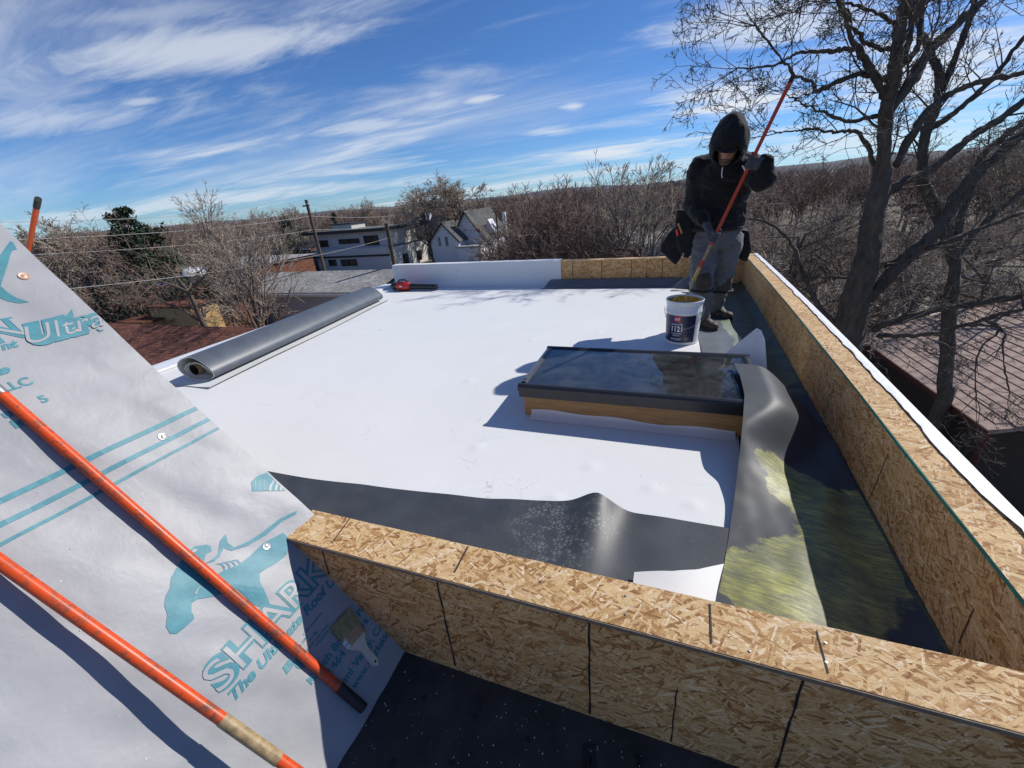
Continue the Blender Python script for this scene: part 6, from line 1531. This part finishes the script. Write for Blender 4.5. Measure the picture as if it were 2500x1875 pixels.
for r_ in range(int(Wd*1.044/CH)):
    for k in range(-1, int(Ls/CW)):
        off = (k+.5*(r_ % 2))*CW
        if off < 0 or off+CW > Ls: continue
        p = Vector(shp(off, 0, ZS))+sl_*(r_*CH)+nrm*rs_.uniform(0, .004)
        if cnt < 290:
            ob = bpy.data.objects.new('shingle', proto_me); COL.objects.link(ob); ob.parent = sh; ob.location = p-o0; ob.rotation_euler = (0, 0, rs_.uniform(-.01, .01)); cnt += 1
        else: rest.add([Vector(v)+p for v in t_.v], t_.f)
if rest.v: o = fixn(rest.build('shingle_field', M_SHB, sh)); o['kind'] = 'stuff'
# ---- paved yard, deck and parked car on the right
m_ = MB(); m_.sheet(lambda a, b: (3.6+22*a, 15.5+20*b, GZ+.02), 8, 8); tag(m_.build('paved_yard', M_CONC), kind='structure')
dk = thing('wooden_deck', (5.0, 16.2, GZ), 'low brown wooden deck behind the big trunk', 'deck'); zt = GZ+2.0
a = onz(1990, 790, zt)
for k in range(9):
    m_ = MB(); m_.bx(a.x, a.x+3.4, a.y+k*.30, a.y+k*.30+.27, zt-.06, zt); m_.build('plank', M_SHB, dk)
for dx in (.1, 3.2): m_ = MB(); m_.bx(a.x+dx, a.x+dx+.12, a.y+.02, a.y+.14, GZ, zt-.061); m_.build('post', M_SHB, dk)
# car
cq = onz(2385, 700, GZ+.9); car = thing('parked_car', (cq.x, cq.y, GZ+.02), 'dark car parked in the yard behind the big tree', 'car')
M_CARP = plain('dark_car_paint', (.025, .028, .032), .25, .05, bstr=0); M_CARG = plain('car_glass', (.04, .06, .06), .05, .05, bstr=0)
rot = Matrix.Rotation(.5, 3, 'Z'); cb = Vector((cq.x, cq.y, GZ+.02))
def cp(x, y, z): return cb+rot@Vector((x, y, z))
side = [(-2.2, .35), (-2.25, .75), (-1.7, .95), (-1.05, 1.02), (-.5, 1.45), (.9, 1.48), (1.55, 1.05), (2.15, .95), (2.25, .6), (2.2, .35)]
m_ = MB(); m_.prism([cp(x, -.88, z) for x, z in side], rot@Vector((0, 1.76, 0))); body = fixn(m_.build('car_body', M_CARP, car))
m_ = MB()
for y in (-.89, .885): m_.prism([cp(-.95, y, 1.04), cp(-.48, y, 1.40), cp(.86, y, 1.42), cp(1.36, y, 1.06)], rot@Vector((0, .006, 0)))
fixn(m_.build('side_glass', M_CARG, car))
for a_, b_ in (((-1.06, 1.035), (-.52, 1.455)), ((1.53, 1.075), (.92, 1.487))):
    m_ = MB(); m_.add([cp(a_[0], -.75, a_[1]+.012), cp(a_[0], .75, a_[1]+.012), cp(b_[0], .68, b_[1]+.012), cp(b_[0], -.68, b_[1]+.012)], [(0, 1, 2, 3)]); m_.build('windscreen', M_CARG, car)
for x in (-1.4, 1.4):
    for y in (-.9, .70):
        m_ = MB(); m_.tube([cp(x, y, .33), cp(x, y+.2, .33)], .33, 20); w = m_.build('wheel', M_RUBBER, car, smooth=40); r_ = MB(); yo = y-.004 if y < 0 else y+.204; r_.tube([cp(x, yo-.003, .33), cp(x, yo+.003, .33)], .2, 16); r_.build('rim', M_STEEL, w)
for y in (-.6, .6): m_ = MB(); m_.box(cp(-2.24, y, .72), (.06, .3, .14), rot); m_.build('headlight', M_WHPL, car)
# ---- utility poles and wires
def upole(xt, yt, xb_, D, label, arm=True, rad_=.14):
    d = Vector(wr(xt, yt)); h = math.hypot(d.x, d.y); top = ORG+np.array(d)*D/h; top = Vector(top); d2 = Vector(wr(xb_, yt+80)); h2 = math.hypot(d2.x, d2.y); b2 = Vector((d2.x/h2*D, d2.y/h2*D, 0))
    r = thing('utility_pole', (top.x, top.y, GZ), label, 'utility pole'); m_ = MB(); m_.tube([(top.x, top.y, GZ-.2), top], [rad_*1.25, rad_], 10); m_.build('pole_shaft', M_POLEW, r, smooth=50)
    if arm:
        m_ = MB(); m_.box((top.x, top.y-.2, top.z-.5), (1.8, .1, .12), Matrix.Rotation(-.5, 3, 'Z')); cr = m_.build('crossarm', M_POLEW, r)
        for s in (-.8, 0, .8): m_ = MB(); m_.lathe((top.x+s*.87, top.y-.2-s*.47, top.z-.43), [(.03, 0), (.05, .04), (.03, .12)], 8, True, True); m_.build('insulator', M_WTR, cr)
    return top
p1 = upole(747, 488, 768, 46, 'leaning utility pole left of the modern house'); p2 = upole(943, 545, 962, 40, 'utility pole in front of the modern house corner', False, .17); p3 = upole(1027, 487, 1034, 80, 'utility pole behind the dark roofed house'); p4 = upole(1164, 482, 1168, 85, 'utility pole beside the round-crowned tree', False); p5 = upole(1210, 508, 1216, 70, 'utility pole with transformer at the right of the white house')
M_WIRE = plain('aluminium_wire', (.40, .39, .38), .6, .05, bstr=0)
def wire(A, B, sag, label, r=.018):
    A, B = Vector(A), Vector(B); m_ = MB(); m_.tube([A.lerp(B, i/24)-Vector((0, 0, sag*4*(i/24)*(1-i/24))) for i in range(25)], r, 5); tag(m_.build('power_line', M_WIRE), label, 'wire', 'power lines')
def far_l(x, y, D): d = Vector(wr(x, y)); h = math.hypot(d.x, d.y); return Vector(ORG+np.array(d)*D/h)
for k, (ya, dz) in enumerate(((538, .35), (586, 1.4), (626, 2.6))):
    a = far_l(-160, ya+6, 30); wire(p1-Vector((0, 0, dz)), a, .35, ('top', 'middle', 'lowest')[k]+' wire running from the leaning utility pole off to the left', .014)
    b = p3-Vector((0, 0, .4+dz*1.0)); wire(p1-Vector((0, 0, dz)), b, .5, ('top', 'middle', 'lowest')[k]+' wire between the leaning pole and the pole behind the dark roof', .018)
wire(far_l(-100, 730, 22), p2-Vector((0, 0, 1.2)), .5, 'lone wire running low over the bungalow to the pole by the modern house', .012)
# ---- far away: hill line and city blocks
def hill_mat(): return plain('distant_hill', (.10, .10, .11), .95, .2, .002, bstr=0)
def hillp(a, b):
    x = -500+3600*a; d = Vector(wr(x, hor(x))); h = math.hypot(d.x, d.y); D = 3800; pk = 34+38*sstep(1300, 2300, x)+30*mnoise.noise(Vector((x*.004, 0, 1)))+12*mnoise.noise(Vector((x*.02, 3, 1)))
    DD = D+700*b; return (d.x/h*DD, d.y/h*DD, GZ-15+pk*math.sin(b*math.pi)*1.1)
m_ = MB(); m_.sheet(hillp, 120, 8); tag(m_.build('hills', hill_mat(), None, smooth='all'), kind='structure')
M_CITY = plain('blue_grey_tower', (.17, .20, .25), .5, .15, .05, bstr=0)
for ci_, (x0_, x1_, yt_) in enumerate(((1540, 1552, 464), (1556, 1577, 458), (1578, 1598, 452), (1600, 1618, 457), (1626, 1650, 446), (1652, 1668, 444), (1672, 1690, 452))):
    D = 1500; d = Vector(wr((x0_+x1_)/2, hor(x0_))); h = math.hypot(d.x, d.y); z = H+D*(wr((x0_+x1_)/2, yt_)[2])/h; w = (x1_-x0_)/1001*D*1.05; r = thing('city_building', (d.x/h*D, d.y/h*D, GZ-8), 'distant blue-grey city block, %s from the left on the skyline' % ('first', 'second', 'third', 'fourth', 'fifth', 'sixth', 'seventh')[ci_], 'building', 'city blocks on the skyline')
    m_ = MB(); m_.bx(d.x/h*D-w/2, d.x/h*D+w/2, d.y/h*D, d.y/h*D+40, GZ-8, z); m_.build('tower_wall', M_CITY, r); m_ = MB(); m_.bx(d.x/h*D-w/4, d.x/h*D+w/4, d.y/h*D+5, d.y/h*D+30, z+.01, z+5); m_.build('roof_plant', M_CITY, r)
